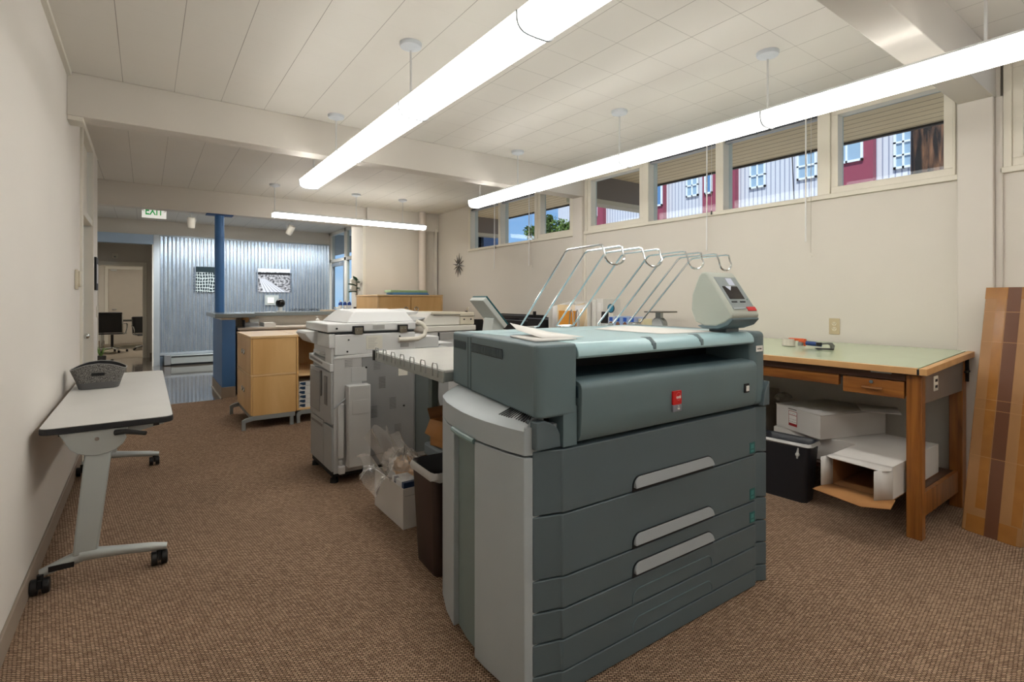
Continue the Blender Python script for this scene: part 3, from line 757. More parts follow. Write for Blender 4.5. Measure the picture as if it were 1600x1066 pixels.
for i, x in enumerate((2.66, 2.735, 2.81)):
    lab_ = ('leftmost', 'middle', 'rightmost')[i]
    b_ = thing('blue_bottle', '%s of the three blue bottles at the counter end' % lab_, 'bottle', (x, 8.66, 1.13), group='blue bottles at the counter end')
    build(MB().lathe([(0.03, 1.129), (0.032, 1.14), (0.032, 1.25), (0.02, 1.272), (0.012, 1.28)], (x, 8.66, 0), 14), 'body', bt, b_)
    build(MB().lathe([(0.0325, 1.17), (0.0325, 1.22)], (x, 8.66, 0), 14), 'paper_label', paper_m, b_)
    build(MB().cyl((x, 8.66, 1.28), (x, 8.66, 1.305), 0.013, n=10), 'cap', paper_m, b_)
sd_ = thing('soap_dispenser', 'white wall dispenser on the end wall beside the plant', 'dispenser', (2.95, 8.75, 1.44))
build(MB().box(2.89, 8.78, 1.46, 2.979, 8.90, 1.68), 'body', white_m, sd_, bevel=0.012)
build(MB().box(2.885, 8.81, 1.455, 2.892, 8.87, 1.50), 'push_bar', alu_m, sd_)
# tape gun + tray on low counter
tr_ = thing('paper_tray', 'grey desk tray on the low counter behind maple cabinet', 'tray', (1.25, 8.0, 0.93))
build(MB().box(1.12, 7.94, 0.931, 1.36, 8.2, 0.937).box(1.12, 7.94, 0.931, 1.125, 8.2, 1.03).box(1.355, 7.94, 0.931, 1.36, 8.2, 0.99), 'tray_body', alu_m, tr_)
tag(build(MB().box(1.37, 7.95, 0.931, 1.52, 8.15, 0.985), 'paper_stack', paper_m), 'white paper stack beside the grey desk tray on low counter', 'paper')
td = thing('tape_dispenser', 'silver and tan tape dispenser standing on the desk tray', 'tape dispenser', (1.18, 8.22, 0.93))
build(MB().box(1.13, 8.22, 0.931, 1.34, 8.30, 0.99), 'base', alu_m, td, bevel=0.01)
build(MB().cyl((1.17, 8.225, 1.03), (1.17, 8.295, 1.03), 0.045, n=20), 'tape_roll', mat('tan_tape', (190, 140, 80), 0.4), td)
build(MB().box(1.22, 8.23, 0.99, 1.35, 8.29, 1.03), 'blade_guard', steel_m, td)
pb = thing('pump_bottle', 'small white pump bottle on the low counter', 'bottle', (2.14, 8.1, 0.93))
build(MB().lathe([(0.03, 0.931), (0.032, 0.94), (0.03, 1.01), (0.012, 1.03)], (2.14, 8.1, 0), 14), 'body', paper_m, pb)
build(MB().cyl((2.14, 8.1, 1.03), (2.14, 8.1, 1.06), 0.006).box(2.115, 8.09, 1.055, 2.15, 8.11, 1.065), 'pump', paper_m, pb)
ol = thing('wall_outlet', 'small wall outlet with black plugs above the low counter', 'outlet', (2.52, 8.41, 1.0))
build(MB().box(2.49, 8.41, 0.955, 2.56, 8.419, 1.045), 'plate', white_m, ol)
build(MB().box(2.505, 8.38, 0.965, 2.545, 8.41, 0.99).box(2.505, 8.38, 1.01, 2.545, 8.41, 1.035), 'plug', black_m, ol)
build(MB().tube([(2.525, 8.385, 1.03), (2.57, 8.36, 1.04), (2.62, 8.35, 1.0), (2.64, 8.36, 0.935)], 0.006, 6), 'cord', black_m, ol)

# framed prints on the corrugated wall
def photo_mat(name, kind):
    m, t, b = nodes_of(name)
    v = coords(t, 'Generated'); s = t.nodes.new('ShaderNodeSeparateXYZ'); t.links.new(v, s.inputs[0])
    X, Z = s.outputs[0], s.outputs[2]
    nn = t.nodes.new('ShaderNodeTexNoise'); nn.inputs['Scale'].default_value = 14 if kind else 9; nn.inputs['Detail'].default_value = 6; t.links.new(v, nn.inputs['Vector'])
    r_ = t.nodes.new('ShaderNodeValToRGB'); r_.color_ramp.elements[0].position = 0.38; r_.color_ramp.elements[1].position = 0.62
    r_.color_ramp.elements[0].color = C(48, 48, 52); r_.color_ramp.elements[1].color = C(176, 176, 180)
    t.links.new(nn.outputs[0], r_.inputs[0])
    if kind:   # timber yard: sky, tree line, rubble ground, plank stack in perspective
        sky = math_n(t, 'GREATER_THAN', math_n(t, 'ADD', Z, math_n(t, 'MULTIPLY', nn.outputs[0], 0.12)), 0.90)
        trees = math_n(t, 'GREATER_THAN', Z, 0.74)
        c = mixc(t, trees, r_.outputs[0], C(42, 42, 44)); c = mixc(t, sky, c, C(196, 198, 202))
        # plank wedge: left-bottom, apex at (0.02, 0.72)
        q = math_n(t, 'DIVIDE', math_n(t, 'SUBTRACT', X, 0.0), math_n(t, 'SUBTRACT', 0.74, Z))
        inw = math_n(t, 'MULTIPLY', math_n(t, 'GREATER_THAN', q, 0.22), math_n(t, 'LESS_THAN', q, 1.22))
        inw = math_n(t, 'MULTIPLY', inw, math_n(t, 'LESS_THAN', Z, 0.58))
        st = math_n(t, 'LESS_THAN', math_n(t, 'FRACT', math_n(t, 'MULTIPLY', q, 6.0)), 0.16)
        c = mixc(t, inw, c, mixc(t, st, C(186, 188, 196), C(80, 82, 90)))
    else:
        w1 = t.nodes.new('ShaderNodeTexWave'); w1.inputs['Scale'].default_value = 3.0; w1.inputs['Distortion'].default_value = 5.0; t.links.new(v, w1.inputs['Vector'])
        w2 = t.nodes.new('ShaderNodeTexWave'); w2.bands_direction = 'Z'; w2.inputs['Scale'].default_value = 2.6; w2.inputs['Distortion'].default_value = 4.0; t.links.new(v, w2.inputs['Vector'])
        l = math_n(t, 'MAXIMUM', math_n(t, 'GREATER_THAN', w1.outputs['Fac'], 0.86), math_n(t, 'GREATER_THAN', w2.outputs['Fac'], 0.88))
        l = math_n(t, 'MULTIPLY', l, math_n(t, 'LESS_THAN', Z, 0.78))
        c = mixc(t, l, C(44, 54, 58), C(190, 200, 200))
    t.links.new(c, b.inputs['Base Color']); b.inputs['Roughness'].default_value = 0.75; b.inputs['Specular IOR Level'].default_value = 0.1
    return m
pr = thing('wall_picture', 'black and white photo panel of stacked lumber on corrugated wall', 'picture', (2.31, 12.25, 1.47))
build(MB().box(1.985, 12.245, 1.475, 2.64, 12.275, 1.995), 'print', photo_mat('lumber_photo', 1), pr)
pr = thing('wall_picture', 'dark photo panel of steel framework partly behind the blue post', 'picture', (1.05, 12.25, 1.46))
build(MB().box(0.83, 12.245, 1.465, 1.27, 12.275, 1.99), 'print', photo_mat('framework_photo', 0), pr)
th_ = thing('wall_panel_box', 'grey metal wall box with white plate under the lumber photo', 'thermostat', (2.25, 12.25, 1.19))
build(MB().box(2.12, 12.24, 1.19, 2.40, 12.28, 1.41), 'box', silver_m, th_, bevel=0.005)
build(MB().box(2.17, 12.225, 1.23, 2.30, 12.24, 1.36), 'cover', white_m, th_, bevel=0.003)

# left wall things
tt = thing('thermostat', 'cream thermostat on the left wall before the door', 'thermostat', (XL, 5.2, 1.45))
build(MB().box(XL+0.001, 5.02, 1.40, XL+0.02, 5.12, 1.55), 'base', mat('cream_plastic', (214, 204, 182), 0.5), tt, bevel=0.004)
build(MB().box(XL+0.02, 5.03, 1.42, XL+0.034, 5.11, 1.54), 'cover', mat('cream_plastic', (214, 204, 182), 0.5), tt, bevel=0.004)
fr = thing('small_picture', 'small black-framed picture on the wall past the door', 'picture', (XL, 6.9, 1.45))
build(MB().box(XL+0.001, 6.74, 1.42, XL+0.022, 6.98, 1.76), 'frame', blackm_m, fr, bevel=0.002)
build(MB().box(XL+0.022, 6.80, 1.49, XL+0.024, 6.92, 1.69), 'print', mat('pale_print', (200, 202, 204), 0.4), fr)
sw = thing('light_switch', 'white light switch plate near the corner of left wall', 'switch', (XL, 7.1, 1.1))
build(MB().box(XL+0.001, 7.06, 1.13, XL+0.007, 7.14, 1.25), 'plate', white_m, sw, bevel=0.002)
build(MB().box(XL+0.007, 7.09, 1.17, XL+0.013, 7.11, 1.21), 'toggle', white_m, sw)
sn = thing('motion_sensor', 'small white sensor box on the wall above the far doorway', 'sensor', (-0.52, 14.15, 2.22))
build(MB().box(-0.60, 14.12, 2.22, -0.50, 14.2, 2.32), 'housing', white_m, sn, bevel=0.008)
build(MB().sph((-0.55, 14.12, 2.25), 0.018, 8), 'sensor_lens', silver_m, sn)

# starburst clock
ck = thing('starburst_clock', 'dark starburst wall clock on the right wall', 'clock', (XR, 7.62, 1.9))
cy, cz = 7.62, 1.905
build(MB().lathe([(0.001, XR-0.045), (0.022, XR-0.04), (0.03, XR-0.02), (0.03, XR-0.001)], (0, cy, cz), 16, 'x'), 'hub', chrome_m, ck)
for i in range(12):
    a = R(30*i+8); L_ = 0.205 if i % 3 == 0 else 0.185; c_, s_ = math.cos(a), math.sin(a)
    m = MB().tube([(XR-0.02, cy+0.03*c_, cz+0.03*s_), (XR-0.02, cy+0.09*c_, cz+0.09*s_), (XR-0.02, cy+L_*c_, cz+L_*s_)], [0.005, 0.009, 0.002], 6)
    build(m, 'ray', mat('walnut_ray', (60, 46, 40), 0.4) if i % 2 else mat('grey_ray', (84, 86, 88), 0.4, metal=0.5), ck)
build(MB().box(XR-0.05, cy-0.004, cz, XR-0.046, cy+0.004, cz+0.09).box(XR-0.05, cy, cz-0.004, XR-0.046, cy+0.06, cz+0.004), 'clock_hand', black_m, ck)
def outlet(y, z, lab, plug=False, col=(196, 180, 146)):
    o = thing('wall_outlet', lab, 'outlet', (XR, y, z-0.06)); pm = mat('outlet_plate_%d' % col[0], col, 0.45)
    build(MB().box(XR-0.007, y-0.038, z-0.062, XR-0.001, y+0.038, z+0.062), 'plate', pm, o, bevel=0.002)
    for dz in (-0.02, 0.02):
        build(MB().prism([(y + p_[0], z + dz + p_[1]) for p_ in arc(0, 0, 0.016, 0, 360, 14)[:-1]], XR-0.0095, XR-0.007, 'x'), 'socket', mat('outlet_cream', (222, 212, 186), 0.4), o)
        build(MB().box(XR-0.0105, y-0.009, z+dz, XR-0.0095, y-0.006, z+dz+0.008).box(XR-0.0105, y+0.006, z+dz, XR-0.0095, y+0.009, z+dz+0.008).box(XR-0.0105, y-0.002, z+dz-0.009, XR-0.0095, y+0.002, z+dz-0.005), 'slots', black_m, o)
    if plug:
        build(MB().box(XR-0.04, y-0.015, z-0.03, XR-0.01, y+0.015, z).tube([(XR-0.035, y, z-0.02), (XR-0.07, y+0.03, z-0.04), (XR-0.07, y+0.08, z-0.3)], 0.005, 6), 'plug', black_m, o)
    return o
outlet(1.765, 1.115, 'tan duplex outlet on the right wall above the drafting table')
outlet(7.35, 1.13, 'outlet with black plug on the right wall beside maple cupboard', True, (214, 206, 190))

# ================================================================ TRAINING TABLE (left)
tt = thing('folding_table', 'grey laminate folding training table on casters along the left wall', 'table', (-0.17, 4.1, 0))
ZT = 0.735
top = rrect(-0.398, 3.13, 0.112, 5.16, 0.045, 5)
build(MB().prism(top, ZT-0.004, ZT), 'table_top', lam_m, tt)
build(MB().prism([(p_[0]*1.0, p_[1]) for p_ in rrect(-0.401, 3.127, 0.115, 5.163, 0.048, 5)], ZT-0.032, ZT-0.003), 'edge_band', mat('black_edge_band', (34, 36, 40), 0.5), tt, bevel=0.003)
tg = mat('silver_table_leg', (176, 182, 181), 0.4, metal=0.35)
def leg_set(y0, first):
    y = y0 + 0.05
    # folding bracket under the top: half disc hanging down
    xc = -0.17
    pl = [(xc-0.16, ZT-0.034), (xc+0.10, ZT-0.034), (xc+0.085, ZT-0.07)] + [(xc-0.02+0.115*math.cos(R(a)), ZT-0.07+0.085*math.sin(R(a))) for a in range(-10, -171, -20)] + [(xc-0.14, ZT-0.07)]
    build(MB().prism(pl, y-0.03, y-0.012, 'y'), 'folding_bracket', tg, tt, bevel=0.003)
    build(MB().cyl((xc-0.02, y-0.036, ZT-0.075), (xc-0.02, y-0.03, ZT-0.075), 0.009, n=12), 'pivot_pin', chrome_m, tt)
    # support rail toward front
    build(MB().prism([(xc+0.0, ZT-0.034), (0.075, ZT-0.034), (0.075, ZT-0.042), (xc+0.1, ZT-0.075), (xc+0.0, ZT-0.08)], y-0.010, y+0.025, 'y'), 'support_rail', tg, tt, bevel=0.002)
    # post leaning: top right (xc), bottom left
    po = MB(); a = Vector((xc-0.01, y+0.01, ZT-0.08)); b_ = Vector((xc-0.062, y0+0.01, 0.13)); wt, wb = 0.052, 0.046
    po.add([(a.x-wt, a.y-0.025, a.z), (a.x+wt, a.y-0.025, a.z), (a.x+wt, a.y+0.03, a.z), (a.x-wt, a.y+0.03, a.z), (b_.x-wb, b_.y-0.025, b_.z), (b_.x+wb, b_.y-0.025, b_.z), (b_.x+wb, b_.y+0.03, b_.z), (b_.x-wb, b_.y+0.03, b_.z)],
           [(0,1,2,3),(7,6,5,4),(0,4,5,1),(1,5,6,2),(2,6,7,3),(3,7,4,0)])
    build(po, 'leg', tg, tt, bevel=0.008)
    # feet
    f = MB(); fy = y0+0.01
    f.tube([(-0.25, fy, 0.128), (-0.18, fy-0.01, 0.122), (-0.10, fy-0.015, 0.113), (0.03, fy-0.02, 0.094), (0.085, fy-0.022, 0.084)], [0.03, 0.026, 0.022, 0.021, 0.017], 10)
    f.tube([(-0.22, fy, 0.128), (-0.30, fy, 0.110), (-0.39, fy, 0.082)], [0.03, 0.024, 0.018], 10)
    ft = build(f, 'foot', tg, tt)
    build(MB().box(-0.36, fy-0.027, 0.088, -0.27, fy-0.021, 0.112), 'foot_grip', black_m, ft)
    for x in (0.055, -0.388):
        c = build(MB().cyl((x-0.034, fy-0.02, 0.034), (x-0.007, fy-0.02, 0.034), 0.0335, n=24).cyl((x+0.007, fy-0.02, 0.034), (x+0.034, fy-0.02, 0.034), 0.0335, n=24), 'caster', black_m, tt, bevel=0.004)
        build(MB().box(x-0.006, fy-0.05, 0.03, x+0.006, fy+0.012, 0.066).cyl((x, fy-0.02, 0.06), (x, fy-0.02, 0.085), 0.012), 'caster_stem', blackm_m, c)
leg_set(3.12, True); leg_set(5.0, False)
build(MB().tube([(-0.12, 3.135, ZT-0.055), (-0.08, 3.11, ZT-0.05), (0.0, 3.07, ZT-0.062)], [0.014, 0.012, 0.010], 10), 'release_lever', black_m, tt)
build(MB().cyl((-0.21, 3.20, ZT-0.09), (-0.21, 4.98, ZT-0.09), 0.016, n=12), 'crossbar', tg, tt)
build(MB().cyl((-0.33, 3.15, ZT-0.038), (-0.31, 3.15, ZT-0.038), 0.008).cyl((0.03, 3.15, ZT-0.038), (0.055, 3.15, ZT-0.038), 0.008), 'bumper', black_m, tt)

# felt basket
bk = thing('storage_basket', 'grey felt basket with cutout handles on the folding table', 'basket', (-0.255, 4.55, ZT))
bc = (-0.255, 4.42)
def bwall(inset, flip=False):
    def fn(u, v):
        a = 2*math.pi*u
        c_, s_ = math.cos(a), math.sin(a)
        w_ = 0.105 + 0.045*v - inset; h_ = 0.10 + 0.02*v - inset
        x = math.copysign(abs(c_)**0.45, c_)*w_; y = math.copysign(abs(s_)**0.55, s_)*h_
        zt_ = 0.125 + 0.04*(1-min(1, (x/0.14)**2))
        return (bc[0]+x, bc[1]+y, ZT+0.002 + v*zt_)
    return fn
fm, t, b = nodes_of('grey_felt_weave')
v = coords(t, 'Object', (300, 300, 200)); nn = t.nodes.new('ShaderNodeTexNoise'); nn.inputs['Scale'].default_value = 1.0; t.links.new(v, nn.inputs['Vector'])
rr = t.nodes.new('ShaderNodeValToRGB'); rr.color_ramp.elements[0].position = 0.42; rr.color_ramp.elements[0].color = C(66, 64, 62); rr.color_ramp.elements[1].position = 0.58; rr.color_ramp.elements[1].color = C(138, 136, 132)
t.links.new(nn.outputs[0], rr.inputs[0]); t.links.new(rr.outputs[0], b.inputs['Base Color']); b.inputs['Roughness'].default_value = 0.95
m = MB(); m.grid(bwall(0), 48, 8); build(m, 'outer_wall', fm, bk)
m = MB(); m.grid(bwall(0.006), 48, 8); build(m, 'lining', mat('charcoal_lining', (40, 40, 42), 0.9), bk)
m = MB(); f0 = bwall(-0.0015); m.grid(lambda u, v: f0(u, v*0.27), 48, 2); build(m, 'base_band', mat('grey_leatherette', (92, 92, 92), 0.6), bk)
m = MB(); m.tube([bwall(0.003)(i/48, 1.0) for i in range(48)], 0.0035, 5, closed=True); build(m, 'rim_piping', mat('pale_piping', (150, 150, 148), 0.7), bk)
m = MB(); m.prism(rrect(bc[0]-0.035, ZT+0.09, bc[0]+0.035, ZT+0.108, 0.006, 3), bc[1]-0.1195, bc[1]-0.110, 'y'); build(m, 'handle_cutout', blackm_m, bk)
m = MB(); m.prism(rrect(bc[0]-0.035, ZT+0.115, bc[0]+0.035, ZT+0.135, 0.006, 3), bc[1]+0.099, bc[1]+0.103, 'y'); build(m, 'handle_cutout', mat('pale_floor_seen_through', (170, 162, 152), 0.5), bk)
build(MB().prism([(bc[0]+p_[0]*0.98, bc[1]+p_[1]*0.98) for p_ in rrect(-0.1, -0.098, 0.1, 0.098, 0.04)], ZT+0.001, ZT+0.006), 'basket_floor', mat('charcoal_lining', (40, 40, 42), 0.9), bk)

# ================================================================ WIDE-FORMAT PRINTER
PO = Matrix.Translation((1.137, 1.287, 0)) @ Matrix.Rotation(R(-1.4), 4, 'Z')   # local x = along the front, y = depth
def PW(u, v, z): return PO @ Vector((u, v, z))
pr = thing('wide_format_printer', 'large teal grey wide-format printer with drawers in the middle of the carpet', 'printer', None, M=PO)
teal = mat('teal_grey_shell', (98, 117, 123), 0.42, var=0.015)
teald = mat('teal_grey_drawer', (86, 100, 106), 0.45, var=0.015)
tealtop = mat('pale_teal_lid', (166, 200, 208), 0.28)
lgrey = mat('light_grey_door', (168, 178, 183), 0.42, var=0.015)
strip_m = mat('sage_strip', (118, 133, 131), 0.5)
hnd = mat('drawer_handle_grey', (146, 152, 156), 0.35)
def PB(mb, name, m, bevel=0.004, parent=None, **k): return build(mb, name, m, parent or pr, bevel=bevel, local=True, **k)
# dark inner body
PB(MB().prism([(-0.085, 0.065), (1.225, 0.05), (1.225, 0.80), (0.0, 0.80), (-0.05, 0.76), (-0.12, 0.5), (-0.135, 0.3), (-0.115, 0.1)], 0.05, 0.90), 'chassis', dark_m, 0)
PB(MB().prism([(-0.10, 0.036), (0.0, 0.022), (1.16, 0.022), (1.225, 0.03), (1.235, 0.78), (0.0, 0.78), (-0.05, 0.75), (-0.1, 0.5)], 0.0, 0.047), 'base_skirt', teald, 0.004)
# drawer fronts with wrapped ends
def front_plan(o=0.0): return [(-0.103, 0.032-o), (-0.012, 0.008-o), (-0.004, 0.0-o), (1.152, 0.0-o), (1.158, 0.012-o), (1.192, 0.016-o), (1.232, -0.006-o), (1.244, 0.02), (1.244, 0.10), (-0.103, 0.10)]
zs = [(0.613, 0.824), (0.401, 0.607), (0.294, 0.395), (0.190, 0.288), (0.084, 0.184)]
def arch(u0, u1, z0, z1, r=0.035):
    return [(u0, z0)] + [(u1, z0)] + [(a, b) for a, b in arc(u1-r, z1-r, r, 0, 90, 5)] + [(a, b) for a, b in arc(u0+r, z1-r, r, 90, 180, 5)]
for i, (z0, z1) in enumerate(zs):
    nm_ = 'drawer'
    dw = PB(MB().prism(front_plan(), z0, z1), nm_, teald, 0.003)
    if i < 3:
        PB(MB().prism(arch(0.331, 0.821, z0-0.001, z0+0.055), -0.004, 0.001, 'y'), 'handle_rim', dark_m, 0.0, dw)
        hz = MB(); a_ = arch(0.336, 0.816, z0+0.014, z0+0.052, 0.032); n = len(a_)
        vs = [(p_[0], -0.022 + (p_[1]-z0)*0.3, p_[1]) for p_ in a_] + [(p_[0], 0.0, p_[1]) for p_ in a_]
        hz.add(vs, [tuple(range(n)), tuple(range(n, 2*n))[::-1]] + [(k, (k+1) % n, (k+1) % n + n, k+n) for k in range(n)])
        PB(hz, 'handle', hnd, 0.002, dw, label='silver grey pull handle')
    else:
        ln = [(p_[0], -0.0015, p_[1]) for p_ in arch(0.333, 0.818, z0+0.002, z0+0.055)[1:]] + [(0.333, -0.0015, z0+0.002)]
        PB(MB().tube(ln, 0.0022, 5), 'handle_outline', teal, 0, dw)
    if i in (0, 1, 2):
        lb = PB(MB().box(1.104, -0.0016, z0+0.008 if i < 2 else z0+0.01, 1.144, 0.0, z0+0.058), 'roll_label', mat('dark_teal_label', (22, 96, 96), 0.4), 0, dw)
        PB(MB().box(1.112, -0.002, z0+0.03, 1.136, -0.0015, z0+0.05).box(1.112, -0.002, z0+0.014, 1.136, -0.0015, z0+0.024), 'label_marks', mat('teal_marks', (60, 130, 128), 0.4), 0, dw)
PB(MB().prism(front_plan(0.0), 0.006, 0.079), 'plinth', teald, 0.003)
# left side : bulged doors with a sage strip
side = [(-0.104, 0.036), (-0.131, 0.045), (-0.150, 0.14), (-0.161, 0.24), (-0.163, 0.315)]
mid = [(-0.163, 0.315), (-0.158, 0.42), (-0.143, 0.515)]
rear = [(-0.143, 0.515), (-0.122, 0.62), (-0.08, 0.74), (-0.065, 0.77)]
def slab(pts, z0, z1, th=0.03, o=0.0):
    ins = [(p_[0]+th, p_[1]) for p_ in pts][::-1]
    return MB().prism([(p_[0]+o, p_[1]) for p_ in pts] + ins, z0, z1)
PB(slab(side, 0.012, 0.806), 'side_door', lgrey, 0.003, label='light grey side door')
PB(slab(rear, 0.012, 0.806), 'side_door', lgrey, 0.003, label='light grey rear side door')
PB(slab(mid, 0.012, 0.806, 0.035, 0.022), 'door_strip', strip_m, 0.002, label='recessed sage grey strip between the doors')
gm = MB(); gm.tube([(-0.166, 0.312, 0.806), (-0.170, 0.33, 0.808), (-0.164, 0.42, 0.808), (-0.148, 0.512, 0.808)], 0.011, 8)
PB(gm, 'door_grip', mat('teal_grip', (120, 144, 142), 0.4), 0)
# shoulder : vertical band then sloping up to the top module
bot = side[1:] + mid[1:] + rear[1:]
sh = MB(); n = len(bot)
topl = []
for (x, y) in bot:
    topl.append((-0.1 + 0.115*y/0.8 + 0.003, y))
ring0 = [(x, y, 0.814) for x, y in bot]; ring1 = [(x+0.001, y, 0.893) for x, y in bot]; ring2 = [(min(x+0.03, tx-0.002) if x+0.03 > tx else x+0.022, y, 0.908) for (x, y), (tx, _) in zip(bot, topl)]; ring3 = [(tx+0.01, y, 0.937) for tx, y in topl]
sh.add(ring0 + ring1 + ring2 + ring3, [(r_*n+i, r_*n+i+1, (r_+1)*n+i+1, (r_+1)*n+i) for r_ in range(3) for i in range(n-1)])
inn = [(0.05, 0.045), (0.05, 0.77)]
sh.add([(x, y, z) for z in (0.814, 0.905) for (x, y) in ((-0.131, 0.0452), (-0.104, 0.036), (0.0, 0.036), (0.0, 0.06), (-0.12, 0.06))], [(0,1,2,3,4), (9,8,7,6,5), (0,1,6,5), (1,2,7,6), (2,3,8,7), (3,4,9,8), (4,0,5,9)])
sh.add([(-0.130, 0.0455, 0.893), (-0.1, 0.0455, 0.935), (-0.05, 0.0455, 0.935), (-0.05, 0.0455, 0.814), (-0.131, 0.0455, 0.814)], [(0,1,2,3,4)])
PB(sh, 'shoulder_cover', lgrey, 0.0, label='light grey curved shoulder')
gr = MB()
def sl_(v, f):   # point on the shoulder slope, f from its outer edge to the top module
    o_ = -0.131 - 0.030*min(1.0, (v-0.045)/0.2) + 0.022; t_ = -0.087 + 0.115*v/0.8
    return Vector((o_ + (t_-o_)*f, v, 0.908 + 0.029*f + 0.0015))
for k in range(13):
    v0 = 0.055 + k*0.0135; v1 = v0 + 0.0065
    q_ = [sl_(v0, 0.25), sl_(v1, 0.25), sl_(v1, 0.9), sl_(v0, 0.9)]
    gr.add(q_ + [p_ - Vector((0, 0, 0.004)) for p_ in q_], [(0,1,2,3), (7,6,5,4), (0,4,5,1), (1,5,6,2), (2,6,7,3), (3,7,4,0)])
PB(gr, 'shoulder_vent', dark_m, 0)
# corner pieces rising beside the front panel
cp = [(-0.105, 0.832), (-0.105, 0.925), (-0.075, 0.928), (-0.045, 0.918), (-0.02, 0.9), (-0.006, 0.875), (-0.003, 0.832)]
PB(MB().prism(cp, 0.010, 0.07, 'y'), 'corner_cover', teald, 0.004)
cp = [(1.245, 0.832), (1.245, 0.945), (1.225, 0.92), (1.205, 0.89), (1.192, 0.832)]
PB(MB().prism(cp, -0.016, 0.07, 'y'), 'corner_cover', teald, 0.004)
PB(MB().box(1.236, 0.03, 0.0, 1.262, 0.78, 0.90), 'side_panel', lgrey, 0.008)
# top module: end caps
def lx(v): return -0.108 + 0.115*v/0.8
cap = [(0.059, 0.0), (0.059, 0.585), (lx(0.585), 0.585)] + [(lx(0.036), 0.036)] + [(-0.108+0.036-0.036*math.cos(R(a)), 0.036-0.036*math.sin(R(a))) for a in (15, 30, 45, 60, 75, 90)]
def capm(poly, z0, z1, name, bev, front_drop=None):
    return PB(MB().prism(poly, z0, z1), name, teal, bev, seg=4) if True else None
PB(MB().prism(cap, 0.937, 1.178), 'end_cap', teal, 0.024, seg=4)
PB(MB().prism([(0.059, 0.001), (0.059, 0.08), (-0.001, 0.08), (-0.001, 0.001)], 0.832, 0.965), 'end_cap_leg', teal, 0.0)
PB(MB().prism([(0.059, 0.588), (0.059, 0.815), (lx(0.815), 0.815), (lx(0.588), 0.588)], 0.937, 1.178), 'end_cap', teal, 0.014, seg=4)
PB(MB().box(-0.02, 0.56, 0.945, 0.05, 0.62, 1.165), 'cap_joint', mat('joint_teal', (62, 78, 82), 0.5), 0)
def vent(v0, v1, z0, z1, nsl):
    g_ = MB(); g_.add([(lx(v0)-0.0015, v0, z0), (lx(v1)-0.0015, v1, z0), (lx(v1)-0.0015, v1, z1), (lx(v0)-0.0015, v0, z1)], [(0,1,2,3)])
    o_ = PB(g_, 'vent_grille', mat('vent_grey', (66, 84, 86), 0.5) if nsl < 0 else dark_m, 0)
    m_ = MB()
    for k in range(abs(nsl)):
        a_ = v0 + (v1-v0)*(k+0.2)/abs(nsl); b_ = v0 + (v1-v0)*(k+0.7)/abs(nsl)
        m_.box(-0.003, a_, z0+0.003, 0.0, b_, z1-0.003)
    m_.v = [Vector((p_.x + lx(p_.y) - 0.001, p_.y, p_.z)) for p_ in m_.v]
    PB(m_, 'slats', teald, 0, o_)
vent(0.265, 0.575, 1.105, 1.143, 24); vent(0.64, 0.79, 1.105, 1.143, -20)
rc = rrect(1.139, 0.0, 1.24, 0.815, 0.03, 4)
PB(MB().prism(rc, 0.835, 1.178), 'end_cap', teal, 0.022, seg=4)
# lid profile (v, z)
lid = [(0.585, 1.1775), (0.585, 1.13), (0.10, 1.122), (0.004, 1.124), (-0.004, 1.132)] + [(0.04-0.044*math.cos(R(a)), 1.138+0.040*math.sin(R(a))) for a in (15, 35, 55, 75, 90)]
PB(MB().prism(lid, 0.063, 1.135, 'x'), 'lid', tealtop, 0.002, label='pale teal rounded lid')
PB(MB().prism([(0.815, 1.155), (0.815, 1.0), (0.594, 1.0), (0.594, 1.1775), (0.79, 1.1775)], 0.063, 1.135, 'x'), 'rear_lid', tealtop, 0.004)
PB(MB().box(0.063, 0.25, 1.0, 1.135, 0.60, 1.125), 'slot_back', dark_m, 0)
PB(MB().prism([(0.25, 1.055), (0.25, 0.99), (0.0, 0.99), (0.0, 1.03)], 0.063, 1.135, 'x'), 'output_slot_floor', mat('dark_blue_grey', (52, 72, 82), 0.4), 0)
fp = [(0.06, 0.835), (0.03, 0.835), (0.0, 0.842), (-0.012, 0.862), (-0.016, 0.92), (-0.018, 0.99)] + [(0.012-0.030*math.cos(R(a)), 1.018+0.030*math.sin(R(a))) for a in (5, 25, 45, 65, 90)] + [(0.06, 1.052)]
fpo = PB(MB().prism(fp, 0.065, 1.133, 'x'), 'front_panel', teal, 0.002)
PB(MB().prism(rrect(0.535, 0.914, 0.587, 0.968, 0.002, 2), -0.024, -0.016, 'y'), 'brand_badge', mat('badge_red', (196, 14, 22), 0.35), 0.001, fpo, label='red badge with white lettering')
bg_ = [c_ for c_ in pr.children if c_.name.startswith('front_panel')][0]
PB(MB().prism(rrect(0.535, 0.887, 0.587, 0.9135, 0.002, 2), -0.024, -0.016, 'y'), 'model_plate', mat('plate_grey', (128, 130, 140), 0.4), 0.001, fpo)
bx = lambda u, z, v=-0.0245: PO @ basis((u, v, z), (1, 0, 0), (0, 0, 1), (0, -1, 0))
text('océ', 'brand_lettering', paper_m, 0.0175, bx(0.567, 0.9435), fpo, bold=0.0004)
PB(MB().tube([(0.567 + 0.015*math.cos(R(a)), -0.0246, 0.946 + 0.015*math.sin(R(a))) for a in range(0, 360, 20)], 0.0007, 4, closed=True), 'badge_ring', mat('badge_pink', (230, 120, 120), 0.4), 0, fpo)
text('Tc', 'plate_lettering', paper_m, 0.008, bx(0.567, 0.907), fpo)
text('700', 'plate_lettering', paper_m, 0.010, bx(0.567, 0.897), fpo)
PB(MB().box(1.030, -0.021, 0.910, 1.066, -0.016, 0.950), 'switch_bezel', blackm_m, 0.001, fpo)
